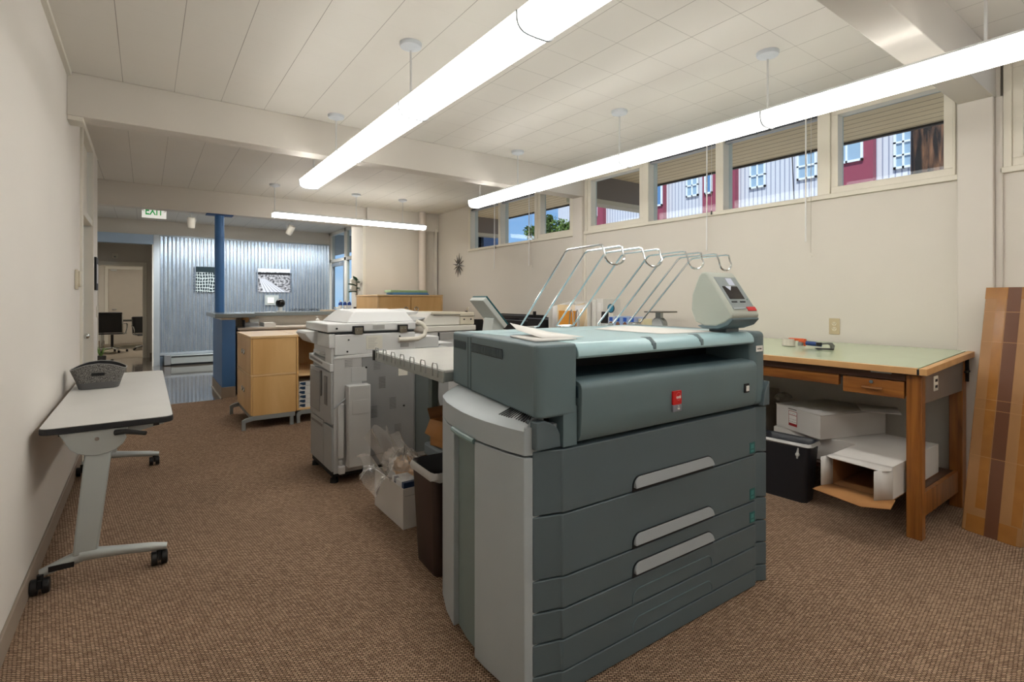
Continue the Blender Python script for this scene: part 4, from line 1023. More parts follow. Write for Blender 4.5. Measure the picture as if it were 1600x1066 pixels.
PB(MB().box(1.041, -0.025, 0.917, 1.060, -0.0205, 0.941), 'power_switch', paper_m, 0.001, fpo)
PB(MB().box(1.155, -0.0016, 1.085, 1.21, 0.0, 1.112), 'maker_plate', paper_m, 0)
text('oce-line', 'maker_lettering', blackm_m, 0.011, bx(1.182, 1.098, -0.002), pr)
for u in (0.452, 0.748):
    PB(MB().tube([(u, 0.062, 1.158), (u, 0.025, 1.162), (u, 0.006, 1.150), (u, 0.0, 1.135)], [0.022, 0.021, 0.016, 0.009], 12), 'finger_notch', teal, 0)
# wire delivery loops
for i, (u0, u1) in enumerate(((0.367, 0.482), (0.603, 0.719), (0.901, 1.019), (1.144, 1.256))):
    u1 = min(u1, 1.245)
    m = MB(); ra = 0.0038
    def side_pts(u): return [(u, 0.775, 1.188), (u, 0.70, 1.262), (u, 0.425, 1.538), (u, 0.412, 1.545), (u, 0.40, 1.547), (u, 0.21, 1.552), (u, 0.195, 1.548)]
    ra = 0.0046; m.tube(side_pts(u0), ra, 6); m.tube(side_pts(u1), ra, 6)
    um = (u0+u1)/2; hw = (u1-u0)/2
    m.tube([(u0, 0.195, 1.548), (u0+0.004, 0.186, 1.52)] + [(um - hw*0.98*math.cos(R(a)), 0.18, 1.505-0.034*math.sin(R(a))) for a in range(0, 181, 20)] + [(u1-0.004, 0.186, 1.52), (u1, 0.195, 1.548)], 0.0045, 6)
    m.tube([(u0, 0.775, 1.188), (u1, 0.775, 1.188)], 0.004, 6)
    PB(m, 'delivery_wire', chrome_m, 0, label='bent chrome wire loop rising from the back edge')
for u in (0.42, 0.66, 0.96, 1.2):
    PB(MB().box(u-0.035, 0.755, 1.176, u+0.035, 0.80, 1.184), 'wire_clip', chrome_m, 0.002)
# control panel
cpn = PB(MB().box(1.00, 0.05, 1.175, 1.10, 0.14, 1.215), 'panel_neck', teald, 0.004)
ua, ub = 0.935, 1.145
lean = lambda z: 0.005 + (z-1.24)*0.55
body = [(0.06, 1.205), (0.015, 1.222), (-0.02, 1.245), (-0.022, 1.262), (0.10, 1.442), (0.112, 1.452), (0.135, 1.452), (0.15, 1.435), (0.185, 1.35), (0.19, 1.28), (0.17, 1.225), (0.12, 1.205)]
b1 = PB(MB().prism(body, ua, ub, 'x'), 'control_panel', mat('panel_grey_green', (176, 182, 172), 0.4), 0.012, seg=3, label='pale grey control panel')
under = MB(); under.prism([(0.05, 1.194), (0.0, 1.212), (-0.024, 1.238), (-0.018, 1.246), (0.04, 1.232), (0.16, 1.206), (0.13, 1.194)], ua+0.002, ub-0.002, 'x')
PB(under, 'panel_underside', teal, 0.004, cpn)
fn_ = Vector((0, -0.18, 0.122)).normalized()
def face(u0, z0, u1, z1, off=0.003, th=0.003):
    """thin plate lying on the sloped face of the panel; z measured up along the slope"""
    def P_(u, z, o): v = -0.022 + (z-1.262)*(0.122/0.18); return Vector((u, v, z)) + Vector((0, -0.828, 0.561)) * o
    c_ = [(u0, z0), (u1, z0), (u1, z1), (u0, z1)]
    m_ = MB(); m_.add([P_(u, z, off) for u, z in c_] + [P_(u, z, off-th) for u, z in c_], [(0,1,2,3), (7,6,5,4), (0,4,5,1), (1,5,6,2), (2,6,7,3), (3,7,4,0)])
    return m_
PB(face(ua+0.03, 1.285, ub-0.012, 1.430, 0.001), 'display_bezel', mat('bezel_grey', (140, 150, 152), 0.35), 0, b1)
PB(face(ua+0.05, 1.328, ub-0.045, 1.386, 0.0025), 'display', mat('display_dark', (44, 42, 46), 0.08), 0, b1, label='dark display')
PB(face(ua+0.11, 1.392, ub-0.055, 1.424, 0.0025), 'notice_label', mat('pale_blue_label', (206, 214, 232), 0.4), 0, b1)
m_ = face(ua+0.07, 1.366, ub-0.095, 1.3855, 0.0035); m_.v[0] = (m_.v[0]+m_.v[1])/2; m_.v[1] = m_.v[0]; m_.v[4] = (m_.v[4]+m_.v[5])/2; m_.v[5] = m_.v[4]
PB(m_, 'screen_arrow', mat('pale_blue_label', (206, 214, 232), 0.4), 0, b1)
PB(face(ua+0.05, 1.313, ua+0.09, 1.318, 0.003).add([], []), 'panel_button', dark_m, 0, b1)
PB(face(ua+0.115, 1.313, ua+0.155, 1.318, 0.003), 'panel_button', dark_m, 0, b1)
PB(face(ub-0.075, 1.274, ub-0.008, 1.292, 0.004), 'stop_button', mat('stop_red', (196, 40, 44), 0.35), 0.001, b1)
PB(face(ua+0.03, 1.283, ub-0.09, 1.289, 0.004), 'panel_ledge', lgrey, 0, b1)
PB(MB().sph((ub-0.028, 0.022, 1.325), 0.004, 6), 'power_light', mat('green_led', (20, 120, 70), 0.3), 0, b1)
cb = MB()
for k in range(3): cb.tube([(1.13+0.012*k, 0.16, 1.26), (1.175+0.012*k, 0.19, 1.24), (1.205+0.006*k, 0.22, 1.18)], 0.0065, 6)
PB(cb, 'panel_cable', black_m, 0)

def sheet(pts, name, lab, th=0.0012, group=None, m=None):
    mb = MB(); n = len(pts); mb.add([PW(*p_) for p_ in pts], [tuple(range(n))])
    o_ = build(mb, name, m or paper_m, solid=th); return tag(o_, lab, 'paper', group)
sheet([(-0.045, 0.10, 1.1825), (0.145, 0.10, 1.1825), (0.19, 0.30, 1.1825), (0.02, 0.35, 1.1825)], 'paper_sheets', 'stack of white papers on the left end of the printer top', 0.006)
mb = MB(); mb.add([PW(*p_) for p_ in ((0.03, 0.16, 1.187), (0.20, 0.12, 1.187), (0.27, 0.42, 1.187), (0.12, 0.5, 1.226), (0.06, 0.36, 1.205))], [(0, 1, 2, 4), (2, 3, 4)])
tag(build(mb, 'curled_sheet', paper_m, solid=0.0008), 'curled white sheet with a raised corner lying over the paper stack', 'paper')
mb = MB(); mb.grid(lambda a, b_: PW(0.66+0.36*a, 0.13+0.42*b_-0.05*a, 1.1795 + 0.022*max(0, b_-0.75)*4*a*(1-a)*2), 8, 8)
tag(build(mb, 'drawing_sheet', paper_m, solid=0.001), 'large white sheet lying beside the control panel on the printer lid', 'paper')

# ================================================================ RECEIVING TABLE behind the printer
rt = thing('delivery_table', 'white topped paper receiving table with wire stops behind the printer', 'table', (1.6, 2.65, 0))
RT = Matrix.Translation((1.135, 2.12, 0)) @ Matrix.Rotation(R(-3.5), 4, 'Z')
def rb(mb, name, m, bevel=0.002, parent=None, **k):
    mb.v = [RT @ p for p in mb.v]; return build(mb, name, m, parent or rt, bevel=bevel, **k)
rb(MB().box(0.0, 0.0, 0.985, 1.05, 1.06, 0.995), 'table_top', mat('glossy_white_top', (226, 228, 226), 0.12), 0.002)
rb(MB().box(-0.008, -0.0, 0.935, 0.0, 1.055, 0.990), 'side_rail', silver_m, 0.002)
rb(MB().box(0.0, 1.05, 0.93, 1.05, 1.065, 0.984).box(0.0, 0.0, 0.94, 1.05, 0.02, 0.984), 'end_rail', silver_m, 0.002)
rb(MB().box(-0.016, 1.045, 0.935, 0.012, 1.075, 1.0), 'corner_cap', black_m, 0.003)
for k in range(7):
    y = 0.09 + k*0.15
    m = MB(); m.tube([(-0.011, y-0.030, 0.955), (-0.011, y-0.030, 1.008), (-0.011, y-0.022, 1.020), (-0.011, y+0.022, 1.020), (-0.011, y+0.030, 1.008), (-0.011, y+0.030, 0.955)], 0.0032, 6)
    rb(m, 'wire_stop', steel_m, 0)
lg_ = mat('grey_green_leg', (92, 104, 102), 0.45)
for (x, y, z0) in ((0.33, 0.90, 0.0), (0.33, 0.42, 0.425), (0.98, 0.90, 0.0), (0.98, 0.42, 0.0)):
    rb(MB().box(x-0.022, y-0.03, z0, x+0.022, y+0.03, 0.984), 'leg', lg_, 0.004)
rb(MB().box(0.25, 0.40, 0.34, 1.02, 0.865, 0.42), 'lower_tray', mat('blue_grey_tray', (112, 124, 130), 0.45), 0.015)
cbx = thing('cardboard_box', 'open brown cardboard box sitting on the tray under the receiving table', 'box', (1.6, 2.75, 0.421))
M3 = Matrix.Translation((1.62, 2.78, 0.421)) @ Matrix.Rotation(R(12), 4, 'Z')
def cb_(mb, name, m=None, **k): mb.v = [M3 @ p for p in mb.v]; return build(mb, name, m or cardb_m, cbx, **k)
cb_(MB().box(-0.16, -0.13, 0, 0.16, 0.13, 0.006).box(-0.16, -0.13, 0, -0.155, 0.13, 0.16).box(0.155, -0.13, 0, 0.16, 0.13, 0.16).box(-0.16, -0.13, 0, 0.16, -0.125, 0.16).box(-0.16, 0.125, 0, 0.16, 0.13, 0.16), 'box_body')
m = MB(); m.add([(-0.16, -0.13, 0.16), (0.16, -0.13, 0.16), (0.11, -0.20, 0.08), (-0.13, -0.19, 0.09)], [(0,1,2,3)]); cb_(m, 'flap', solid=0.004)
m = MB(); m.add([(-0.16, -0.13, 0.16), (-0.16, 0.13, 0.16), (-0.225, 0.10, 0.09), (-0.225, -0.11, 0.06)], [(0,1,2,3)]); cb_(m, 'flap', solid=0.004)
m = MB(); m.add([(-0.16, 0.13, 0.16), (0.16, 0.13, 0.16), (0.15, 0.17, 0.22), (-0.15, 0.17, 0.22)], [(0,1,2,3)]); cb_(m, 'flap', mat('dark_cardboard', (120, 80, 46), 0.8), solid=0.004)
hs = MB().tube([(1.62, 3.0, 0.9), (1.60, 3.02, 0.86), (1.56, 3.02, 0.8), (1.55, 3.01, 0.68), (1.58, 3.0, 0.56), (1.60, 2.98, 0.44)], 0.011, 8)
tag(build(hs, 'hose', silver_m), 'grey flexible hose hanging under the receiving table', 'hose')

# ================================================================ GREY COPIER
cp_ = thing('copier', 'tall light grey office copier, its vented back turned to the room', 'copier', (1.4, 3.98, 0))
cg1 = mat('copier_light_grey', (206, 208, 208), 0.45, var=0.01); cg2 = mat('copier_mid_grey', (160, 163, 164), 0.45, var=0.01); cg3 = mat('copier_back_grey', (144, 146, 147), 0.4, metal=0.15)
def cpb(mb, name, m, bevel=0.003, parent=None, **k): return build(mb, name, m, parent or cp_, bevel=bevel, **k)
X0, Y0, Y1 = 1.068, 3.715, 4.30
cpb(MB().box(X0+0.035, Y0+0.01, 0.075, 1.72, Y1, 0.90), 'cabinet', cg2)
cpb(MB().box(X0+0.025, Y0, 0.07, 1.30, Y0+0.012, 0.905), 'back_panel', mat('copier_panel_a', (182, 183, 183), 0.42), 0.002)
cpb(MB().box(1.302, Y0, 0.16, 1.715, Y0+0.012, 0.905), 'back_panel', cg3, 0.002)
cpb(MB().box(1.302, Y0+0.004, 0.075, 1.715, Y0+0.014, 0.157), 'back_panel', cg3, 0.002)
cpb(MB().prism([(X0+0.028, 0.895), (X0+0.045, 0.915), (1.72, 0.935), (1.72, 0.895)], Y0-0.006, Y1-0.02, 'y'), 'deck_edge', cg1, 0.004)
# door side (facing the left wall)
def L(name, y0, y1, z0, z1, m, d=0.02, **k): return cpb(MB().box(X0+0.03-d, y0, z0, X0+0.035, y1, z1), name, m, **k)
dd_ = L('front_door', Y0+0.008, Y1-0.01, 0.425, 0.80, cg2, 0.022)
cpb(MB().prism([(Y0+0.008, 0.43), (Y0+0.20, 0.41), (Y0+0.20, 0.426), (Y0+0.008, 0.426)], X0+0.012, X0+0.034, 'x'), 'door_lip', cg2, 0.002)
cpb(MB().box(X0+0.005, Y0+0.10, 0.55, X0+0.009, Y0+0.17, 0.76), 'window', mat('dark_grey_inset', (88, 88, 88), 0.4), 0.001, dd_)
cpb(MB().box(X0-0.004, Y0+0.235, 0.60, X0+0.009, Y0+0.265, 0.79), 'door_handle', mat('mid_grey_handle', (112, 112, 112), 0.4), 0.004, dd_)
cpb(MB().box(X0+0.004, Y0+0.29, 0.47, X0+0.0085, Y1-0.02, 0.77), 'inset_panel', mat('door_inset', (140, 140, 139), 0.4), 0.002, dd_)
L('lower_door', Y0+0.22, Y1-0.01, 0.085, 0.415, cg2, 0.018); L('lower_door', Y0+0.008, Y0+0.212, 0.085, 0.40, cg2, 0.018)
cpb(MB().box(X0+0.009, Y0+0.24, 0.365, X0+0.0125, Y1-0.04, 0.385), 'drawer_pull', mat('mid_grey_handle', (112, 112, 112), 0.4), 0.002)
cpb(MB().prism([(Y0+0.005, 0.805), (Y0+0.005, 0.86), (Y1-0.005, 0.895), (Y1-0.005, 0.845), (Y0+0.3, 0.83)], X0, X0+0.10, 'x'), 'front_cover', cg1, 0.004)
cpb(MB().prism([(Y0+0.2, 0.842), (Y0+0.2, 0.858), (Y1-0.05, 0.878), (Y1-0.05, 0.862)], X0-0.002, X0+0.002, 'x'), 'label_strip', mat('dark_label_strip', (120, 120, 120), 0.4), 0)
cpb(MB().box(X0+0.02, Y0+0.22, 0.895, X0+0.22, Y1-0.04, 0.905).prism([(X0-0.0, Y0+0.28), (X0+0.1, Y0+0.22), (X0+0.2, Y0+0.24), (X0+0.2, Y1-0.06), (X0+0.02, Y1-0.06)], 0.905, 0.93), 'output_tray', cg1, 0.006)
cpb(MB().box(X0+0.01, Y0+0.014, 0.86, X0+0.16, Y0+0.16, 1.07), 'scanner_neck', cg1, 0.004)
cpb(MB().box(X0+0.03, Y0-0.003, 0.92, 1.725, Y1-0.04, 1.07), 'scanner_body', cg1, 0.006)
cpb(MB().prism([(Y0+0.0, 1.075), (Y0+0.0, 0.975), (Y0+0.28, 0.975), (Y1+0.02, 1.03), (Y1+0.06, 1.075)], X0-0.008, X0+0.035, 'x'), 'control_face', cg1, 0.005)
cpb(MB().prism([(X0-0.10, 1.065), (X0-0.085, 1.085), (X0, 1.085), (X0, 0.98), (X0-0.05, 1.0)], Y0+0.30, Y1, 'y'), 'control_panel', cg1, 0.006)
cpb(MB().box(X0-0.02, Y0+0.004, 1.088, 1.735, Y1+0.02, 1.150), 'scanner_lid', mat('lid_light_grey', (214, 216, 216), 0.42), 0.01, seg=3)
cpb(MB().box(X0+0.0, Y0+0.01, 1.076, 1.72, Y1, 1.087), 'lid_gap', dark_m, 0)
f_ = MB(); f_.add([(1.20, Y0+0.05, 1.151), (1.74, Y0+0.05, 1.151), (1.74, Y1-0.03, 1.151), (1.16, Y1-0.03, 1.151), (1.285, Y0+0.12, 1.232), (1.70, Y0+0.12, 1.226), (1.70, Y1-0.08, 1.245), (1.27, Y1-0.08, 1.25)],
    [(3,2,1,0), (4,5,6,7), (0,1,5,4), (1,2,6,5), (2,3,7,6), (3,0,4,7)])
cpb(f_, 'document_feeder', mat('feeder_pale_grey', (218, 220, 221), 0.42), 0.008)
cpb(MB().add([(1.64, Y0+0.12, 1.222), (1.83, Y0+0.16, 1.222), (1.83, Y1-0.10, 1.245), (1.66, Y1-0.10, 1.24), (1.66, Y0+0.12, 1.19), (1.81, Y0+0.16, 1.205), (1.81, Y1-0.1, 1.225), (1.66, Y1-0.1, 1.21)], [(0,1,2,3), (7,6,5,4), (0,4,5,1), (1,5,6,2), (2,6,7,3), (3,7,4,0)]), 'feeder_tray', cg1, 0.003)
cpb(MB().box(1.255, Y1-0.1, 1.25, 1.29, Y1-0.04, 1.262), 'tray_stop', white_m, 0.002)
for x in (1.27, 1.62):
    h = cpb(MB().box(x-0.042, Y0-0.010, 1.078, x+0.042, Y0+0.003, 1.13), 'lid_hinge', blackm_m, 0.002)
    cpb(MB().box(x-0.028, Y0-0.016, 1.068, x+0.030, Y0-0.009, 1.118), 'hinge_plate', mat('zinc_plate', (120, 112, 98), 0.4, metal=0.6), 0.002, h)
    cpb(MB().sph((x-0.01, Y0-0.017, 1.10), 0.004, 5).sph((x+0.015, Y0-0.017, 1.10), 0.004, 5), 'hinge_screws', chrome_m, 0, h)
cpb(MB().box(1.385, Y0+0.002, 1.10, 1.475, Y0+0.005, 1.132), 'vent_label', mat('mid_grey_label', (160, 160, 158), 0.5), 0)
nt_ = cpb(MB().box(1.330, Y0-0.0055, 0.955, 1.455, Y0-0.002, 1.055), 'instruction_sheet', mat('off_white_label', (214, 212, 202), 0.5), 0)
m = MB()
for k in range(6): m.box(1.345, Y0-0.0062, 0.968+0.013*k, 1.345+0.05+0.01*(k % 3), Y0-0.0055, 0.972+0.013*k)
cpb(m, 'printed_lines', mat('faint_print', (176, 176, 172), 0.5), 0, nt_)
def louvre(x, z, n, w_):
    m = MB()
    for k in range(n): m.box(x-w_/2, Y0-0.0018, z+0.0115*k, x+w_/2, Y0+0.0005, z+0.0115*k+0.0022)
    cpb(m, 'louvre_vents', mat('vent_dark', (84, 84, 82), 0.5), 0)
louvre(1.20, 0.835, 5, 0.055); louvre(1.415, 0.80, 6, 0.05); louvre(1.50, 0.835, 4, 0.055); louvre(1.455, 0.655, 8, 0.052)
louvre(1.54, 0.49, 8, 0.052); louvre(1.39, 0.44, 8, 0.052); louvre(1.58, 0.28, 8, 0.052)
for (x, z) in ((1.20, 1.03), (1.19, 0.945), (1.595, 1.04), (1.33, 0.82), (1.115, 1.115), (1.63, 0.50)):
    cpb(MB().cyl((x, Y0-0.006, z), (x, Y0+0.002, z), 0.007, n=10), 'screw', blackm_m, 0)
cpb(MB().box(1.22, Y0-0.002, 0.72, 1.335, Y0+0.002, 0.825), 'access_cover', mat('copier_panel_a', (182, 183, 183), 0.42), 0.002)
cpb(MB().box(1.585, Y0-0.002, 0.735, 1.66, Y0+0.001, 0.79), 'rating_plate', mat('off_white_label', (214, 212, 202), 0.5), 0)
du = cpb(MB().box(1.175, Y0-0.085, 0.12, 1.335, Y0-0.001, 0.705), 'waste_toner_unit', mat('unit_light_grey', (194, 195, 194), 0.42), 0.005, label='light grey raised box on the back')
cpb(MB().box(1.20, Y0-0.0875, 0.50, 1.315, Y0-0.0845, 0.60), 'unit_cover', mat('unit_light_grey', (194, 195, 194), 0.42), 0.001, du)
cpb(MB().box(1.118, Y0-0.035, 0.185, 1.155, Y0-0.001, 0.575), 'cable_duct', cg1, 0.004)
cpb(MB().tube([(1.085, Y0-0.035, 0.55), (1.17, Y0-0.03, 0.61)], 0.006, 6), 'release_rod', alu_m, 0)
cpb(MB().box(1.12, Y0-0.04, 0.07, 1.165, Y0-0.001, 0.13).box(1.125, Y0-0.03, 0.13, 1.15, Y0-0.001, 0.17), 'cable_clamp', cg1, 0.008)
cpb(MB().tube([(1.58, Y0-0.015, 1.015), (1.74, Y0-0.015, 1.015), (1.80, Y0-0.01, 1.04), (1.82, Y0, 1.09), (1.79, Y0+0.005, 1.13), (1.74, Y0+0.01, 1.15)], 0.018, 10), 'feeder_pipe', white_m, 0)
cpb(MB().box(1.60, Y0-0.004, 0.955, 1.67, Y0-0.001, 0.985), 'vent_label', mat('mid_grey_label', (160, 160, 158), 0.5), 0)
for (x, y) in ((1.11, 3.76), (1.68, 3.76), (1.11, 4.25), (1.68, 4.25)):
    cpb(MB().cyl((x, y, 0), (x, y, 0.03), 0.03, 0.026, n=16).cyl((x, y, 0.03), (x, y, 0.075), 0.014), 'levelling_foot', blackm_m, 0)
cpb(MB().box(1.09, 3.73, 0.045, 1.71, 4.28, 0.075), 'base_plate', blackm_m, 0)
# finisher at its right
fi = thing('copier_finisher', 'grey paper finisher column standing at the right of the grey copier', 'finisher', (1.9, 4.0, 0))
build(MB().box(1.745, 3.78, 0.06, 2.06, 4.25, 0.93), 'body', cg2, fi, bevel=0.004)
build(MB().box(1.76, 3.80, 0.93, 1.98, 4.2, 1.02), 'upper_body', cg1, fi, bevel=0.006)
build(MB().box(1.98, 3.9, 0.94, 2.16, 4.15, 0.952), 'output_tray', cg1, fi, bevel=0.003)
build(MB().box(1.755, 3.768, 0.10, 1.90, 3.779, 0.90), 'back_cover', mat('slate_panel', (98, 106, 106), 0.45), fi, bevel=0.002)
for (x, y) in ((1.78, 3.82), (2.02, 3.82), (1.78, 4.21), (2.02, 4.21)): build(MB().cyl((x, y, 0), (x, y, 0.06), 0.02, n=12), 'foot', blackm_m, fi)

# cream copier further back
c2_ = thing('copier', 'cream coloured copier behind the grey copier, tray sloping to its front', 'copier', (2.75, 5.3, 0))
crm = mat('cream_plastic_shell', (216, 208, 188), 0.45); crw = mat('warm_white_shell', (224, 222, 214), 0.45)
build(MB().box(2.44, 5.02, 0.05, 3.06, 5.62, 0.965), 'cabinet', cg1, c2_, bevel=0.006)
build(MB().box(2.42, 5.0, 0.97, 3.08, 5.64, 1.03), 'scanner_bed', crw, c2_, bevel=0.008)
m = MB(); m.prism([(2.44, 1.035), (2.52, 1.18), (2.90, 1.175), (2.90, 1.035)], 5.06, 5.55, 'y')
build(m, 'feeder_cover', crw, c2_, bevel=0.01)
build(MB().box(2.90, 5.05, 1.035, 3.09, 5.58, 1.175), 'feeder_housing', crm, c2_, bevel=0.012)
build(MB().prism([(2.545, 1.185), (2.90, 1.18), (2.90, 1.135), (2.535, 1.155)], 5.045, 5.56, 'y'), 'feeder_top', crm, c2_, bevel=0.006)
build(MB().box(2.56, 5.041, 1.148, 2.895, 5.046, 1.154), 'feeder_slot', dark_m, c2_)
build(MB().box(2.90, 5.044, 1.130, 3.09, 5.052, 1.134), 'seam', dark_m, c2_)
for x in (2.95, 3.04): build(MB().cyl((x, 5.04, 1.095), (x, 5.052, 1.095), 0.008, n=10), 'screw', blackm_m, c2_)
build(MB().prism([(2.30, 1.065), (2.50, 1.115), (2.50, 1.128), (2.30, 1.078)], 5.1, 5.5, 'y'), 'paper_tray', cg2, c2_, bevel=0.003)
build(MB().box(2.62, 5.012, 0.88, 2.80, 5.018, 0.95), 'vent_label', mat('mid_grey_label', (160, 160, 158), 0.5), c2_)
build(MB().box(2.60, 5.008, 0.1, 2.615, 5.018, 0.96), 'panel_gap', dark_m, c2_)
for (x, y) in ((2.48, 5.06), (3.02, 5.06), (2.48, 5.58), (3.02, 5.58)): build(MB().cyl((x, y, 0), (x, y, 0.05), 0.025, n=12), 'foot', blackm_m, c2_)
sk = tag(build(MB().box(3.15, 5.1, 0, 3.35, 5.4, 0.95).box(3.2, 5.15, 0.95, 3.27, 5.25, 1.085).box(3.28, 5.15, 0.95, 3.3, 5.27, 1.07), 'cpu_tower', black_m), 'black computer tower standing beside the cream copier', 'computer')

# scanner monitor with tilted panel
mo = thing('tilted_touch_panel', 'tilted pale grey control screen with teal edge behind the printer', 'screen', (2.62, 3.9, 0))
build(MB().box(2.45, 3.80, 0, 2.80, 4.2, 1.02), 'pedestal', silver_m, mo, bevel=0.01)
def tp(o0, o1, w0=3.82, w1=4.06):
    a, b_ = Vector((2.425, 0, 1.315)), Vector((2.66, 0, 1.06)); n_ = Vector((0.735, 0, 0.678))
    vs = []
    for o_ in (o0, o1):
        for p_, y in ((a, w0), (b_, w0), (b_, w1), (a, w1)): q = p_ + n_*o_; vs.append((q.x, y, q.z))
    return MB().add(vs, [(0,1,2,3), (7,6,5,4), (0,4,5,1), (1,5,6,2), (2,6,7,3), (3,7,4,0)])
build(tp(0.0, 0.045), 'screen_body', mat('pale_grey_shell', (200, 206, 202), 0.4), mo, bevel=0.006)
build(tp(0.046, 0.060), 'screen_bezel', mat('dark_teal_edge', (30, 92, 100), 0.35), mo, bevel=0.002)
build(MB().prism([(2.54, 1.02), (2.56, 1.15), (2.60, 1.16), (2.68, 1.05), (2.68, 1.02)], 3.86, 4.02, 'y'), 'stand', mat('pale_grey_shell', (200, 206, 202), 0.4), mo, bevel=0.006)

# ================================================================ MAPLE CABINETS
gb = mat('grey_cabinet_base', (138, 142, 142), 0.45)
def base_frame(root, x0, x1, y0, y1, zb=0.135, e=0.08):
    m = MB(); m.box(x0+0.01, y0+0.0, zb-0.045, x1-0.01, y0+0.03, zb).box(x0+0.01, y1-0.03, zb-0.045, x1-0.01, y1, zb).box(x0+0.01, y0+0.03, zb-0.045, x0+0.04, y1-0.03, zb).box(x1-0.04, y0+0.03, zb-0.045, x1-0.01, y1-0.03, zb)
    build(m, 'base_frame', gb, root, bevel=0.003)
    for y in (y0+0.015, y1-0.015):
        a = MB(); a.prism([(x0+0.02, zb), (x0-e*0.6, zb-0.018), (x0-e, zb-0.035), (x0-e, 0.0), (x0-e+0.035, 0.0), (x0-e+0.035, zb-0.06), (x0+0.02, zb-0.045)], y-0.016, y+0.016, 'y')
        build(a, 'outrigger_foot', gb, root, bevel=0.004)
        build(MB().box(x1-0.06, y-0.016, 0, x1-0.025, y+0.016, zb-0.045), 'foot', gb, root, bevel=0.003)
fc = thing('file_cabinet', 'maple two-drawer lateral file cabinet beside the blue half wall', 'cabinet', (1.07, 6.2, 0))
fx0, fx1, fy0, fy1 = 0.862, 1.296, 5.735, 6.67
build(MB().box(fx0+0.018, fy0, 0.137, fx1, fy1, 0.535), 'lower_body', maple_m, fc, bevel=0.002)
build(MB().box(fx0+0.018, fy0, 0.555, fx1, fy1, 0.925), 'upper_body', maple_m, fc, bevel=0.002)
build(MB().box(fx0-0.002, fy0-0.004, 0.536, fx1, fy1, 0.554), 'middle_panel', mapletop_m, fc, bevel=0.002)
build(MB().box(fx0-0.006, fy0-0.008, 0.926, fx1+0.002, fy1+0.004, 0.948), 'top_panel', mapletop_m, fc, bevel=0.003)
def ring_pull(x, y, z, par, ax='x'):
    m = MB(); m.tube([((x, y + 0.024*math.cos(R(a)), z + 0.024*math.sin(R(a))) if ax == 'x' else (x + 0.024*math.cos(R(a)), y, z + 0.024*math.sin(R(a)))) for a in range(0, 360, 30)], 0.005, 6, closed=True)
    build(m, 'ring_pull', chrome_m, par)
for z0, z1 in ((0.142, 0.532), (0.558, 0.922)):
    d_ = build(MB().box(fx0, fy0+0.004, z0, fx0+0.017, fy1-0.004, z1), 'drawer', maple_m, fc, bevel=0.002)
    for y in (6.12, 6.25): ring_pull(fx0-0.008, y, (z0+z1)/2+0.02, d_)
base_frame(fc, fx0, fx1, fy0, fy1)
sh = thing('open_shelf_cabinet', 'maple open shelf unit holding paper reams next to the file cabinet', 'cabinet', (1.6, 6.1, 0))
a0, a1, b0, b1 = 1.306, 1.80, 5.76, 6.67
def shp(mb, n_, m=maple_m): return build(mb, n_, m, sh, bevel=0.002)
shp(MB().box(a0, b0, 0.137, a0+0.02, b1, 0.925), 'side_panel'); shp(MB().box(a1-0.02, b0, 0.137, a1, b1, 0.925), 'side_panel')
shp(MB().box(a0+0.02, b1-0.02, 0.137, a1-0.02, b1, 0.925), 'back_panel'); shp(MB().box(a0-0.002, b0-0.006, 0.926, a1+0.002, b1, 0.948), 'top_panel', mapletop_m)
shp(MB().box(a0+0.02, b0, 0.50, a1-0.02, b1-0.02, 0.525), 'shelf', mapletop_m); shp(MB().box(a0+0.02, b0, 0.137, a1-0.02, b1-0.02, 0.155), 'shelf', mapletop_m)
base_frame(sh, a0+0.03, a1, b0, b1, e=0.028)
rm = None
places = ['bottom', 'second lowest', 'third lowest', 'third highest', 'second highest', 'topmost']
lab_m = mat('navy_ream_label', (26, 56, 84), 0.4); ream_m = mat('ream_wrapper', (214, 214, 212), 0.5)
for i in range(6):
    z = 0.156 + 0.047*i
    if rm is None:
        rm = thing('paper_ream', 'white paper ream with navy label, bottom of the stack in the open shelf', 'paper ream', (1.45, 5.9, z), group='paper reams in the open shelf')
        build(MB().box(1.335, 5.785, z, 1.555, 6.06, z+0.045), 'wrapper', ream_m, rm, bevel=0.004)
        build(MB().prism([(1.337, z+0.024), (1.352, z+0.038), (1.40, z+0.038), (1.40, z+0.006), (1.375, z+0.006)], 5.7835, 5.785, 'y'), 'label', lab_m, rm)
        rz = z
    else:
        dup(rm, Matrix.Translation((1.45 + 0.004*((i*7) % 3 - 1), 5.9, z)), 'white paper ream with navy label, %s of the stack in the open shelf' % places[i])
# tall cupboard
cu = thing('maple_cupboard', 'wide maple cupboard with two doors and ring pulls near the pipe column', 'cabinet', (3.3, 7.8, 0))
q0, q1, r0, r1 = 2.79, 3.87, 7.30, 8.24
build(MB().box(q0, r0+0.02, 0.05, q1, r1, 1.365), 'body', maple_m, cu, bevel=0.002)
build(MB().box(q0-0.006, r0-0.004, 1.366, q1+0.006, r1, 1.39), 'top_panel', mapletop_m, cu, bevel=0.003)
build(MB().box(q0, r0, 0.05, q0+0.025, r0+0.02, 1.36), 'front_edge', mapletop_m, cu); build(MB().box(q1-0.025, r0, 0.05, q1, r0+0.02, 1.36), 'front_edge', mapletop_m, cu)
for x0_, x1_, xp in ((q0+0.028, 3.314, 3.235), (3.326, q1-0.028, 3.405)):
    d_ = build(MB().box(x0_, r0, 0.06, x1_, r0+0.018, 1.355), 'door', maple_m, cu, bevel=0.002)
    m = MB(); m.tube([(xp + 0.032*math.cos(R(a)), r0-0.012, 1.17 + 0.032*math.sin(R(a))) for a in range(0, 360, 24)], 0.007, 6, closed=True); build(m, 'ring_pull', chrome_m, d_)
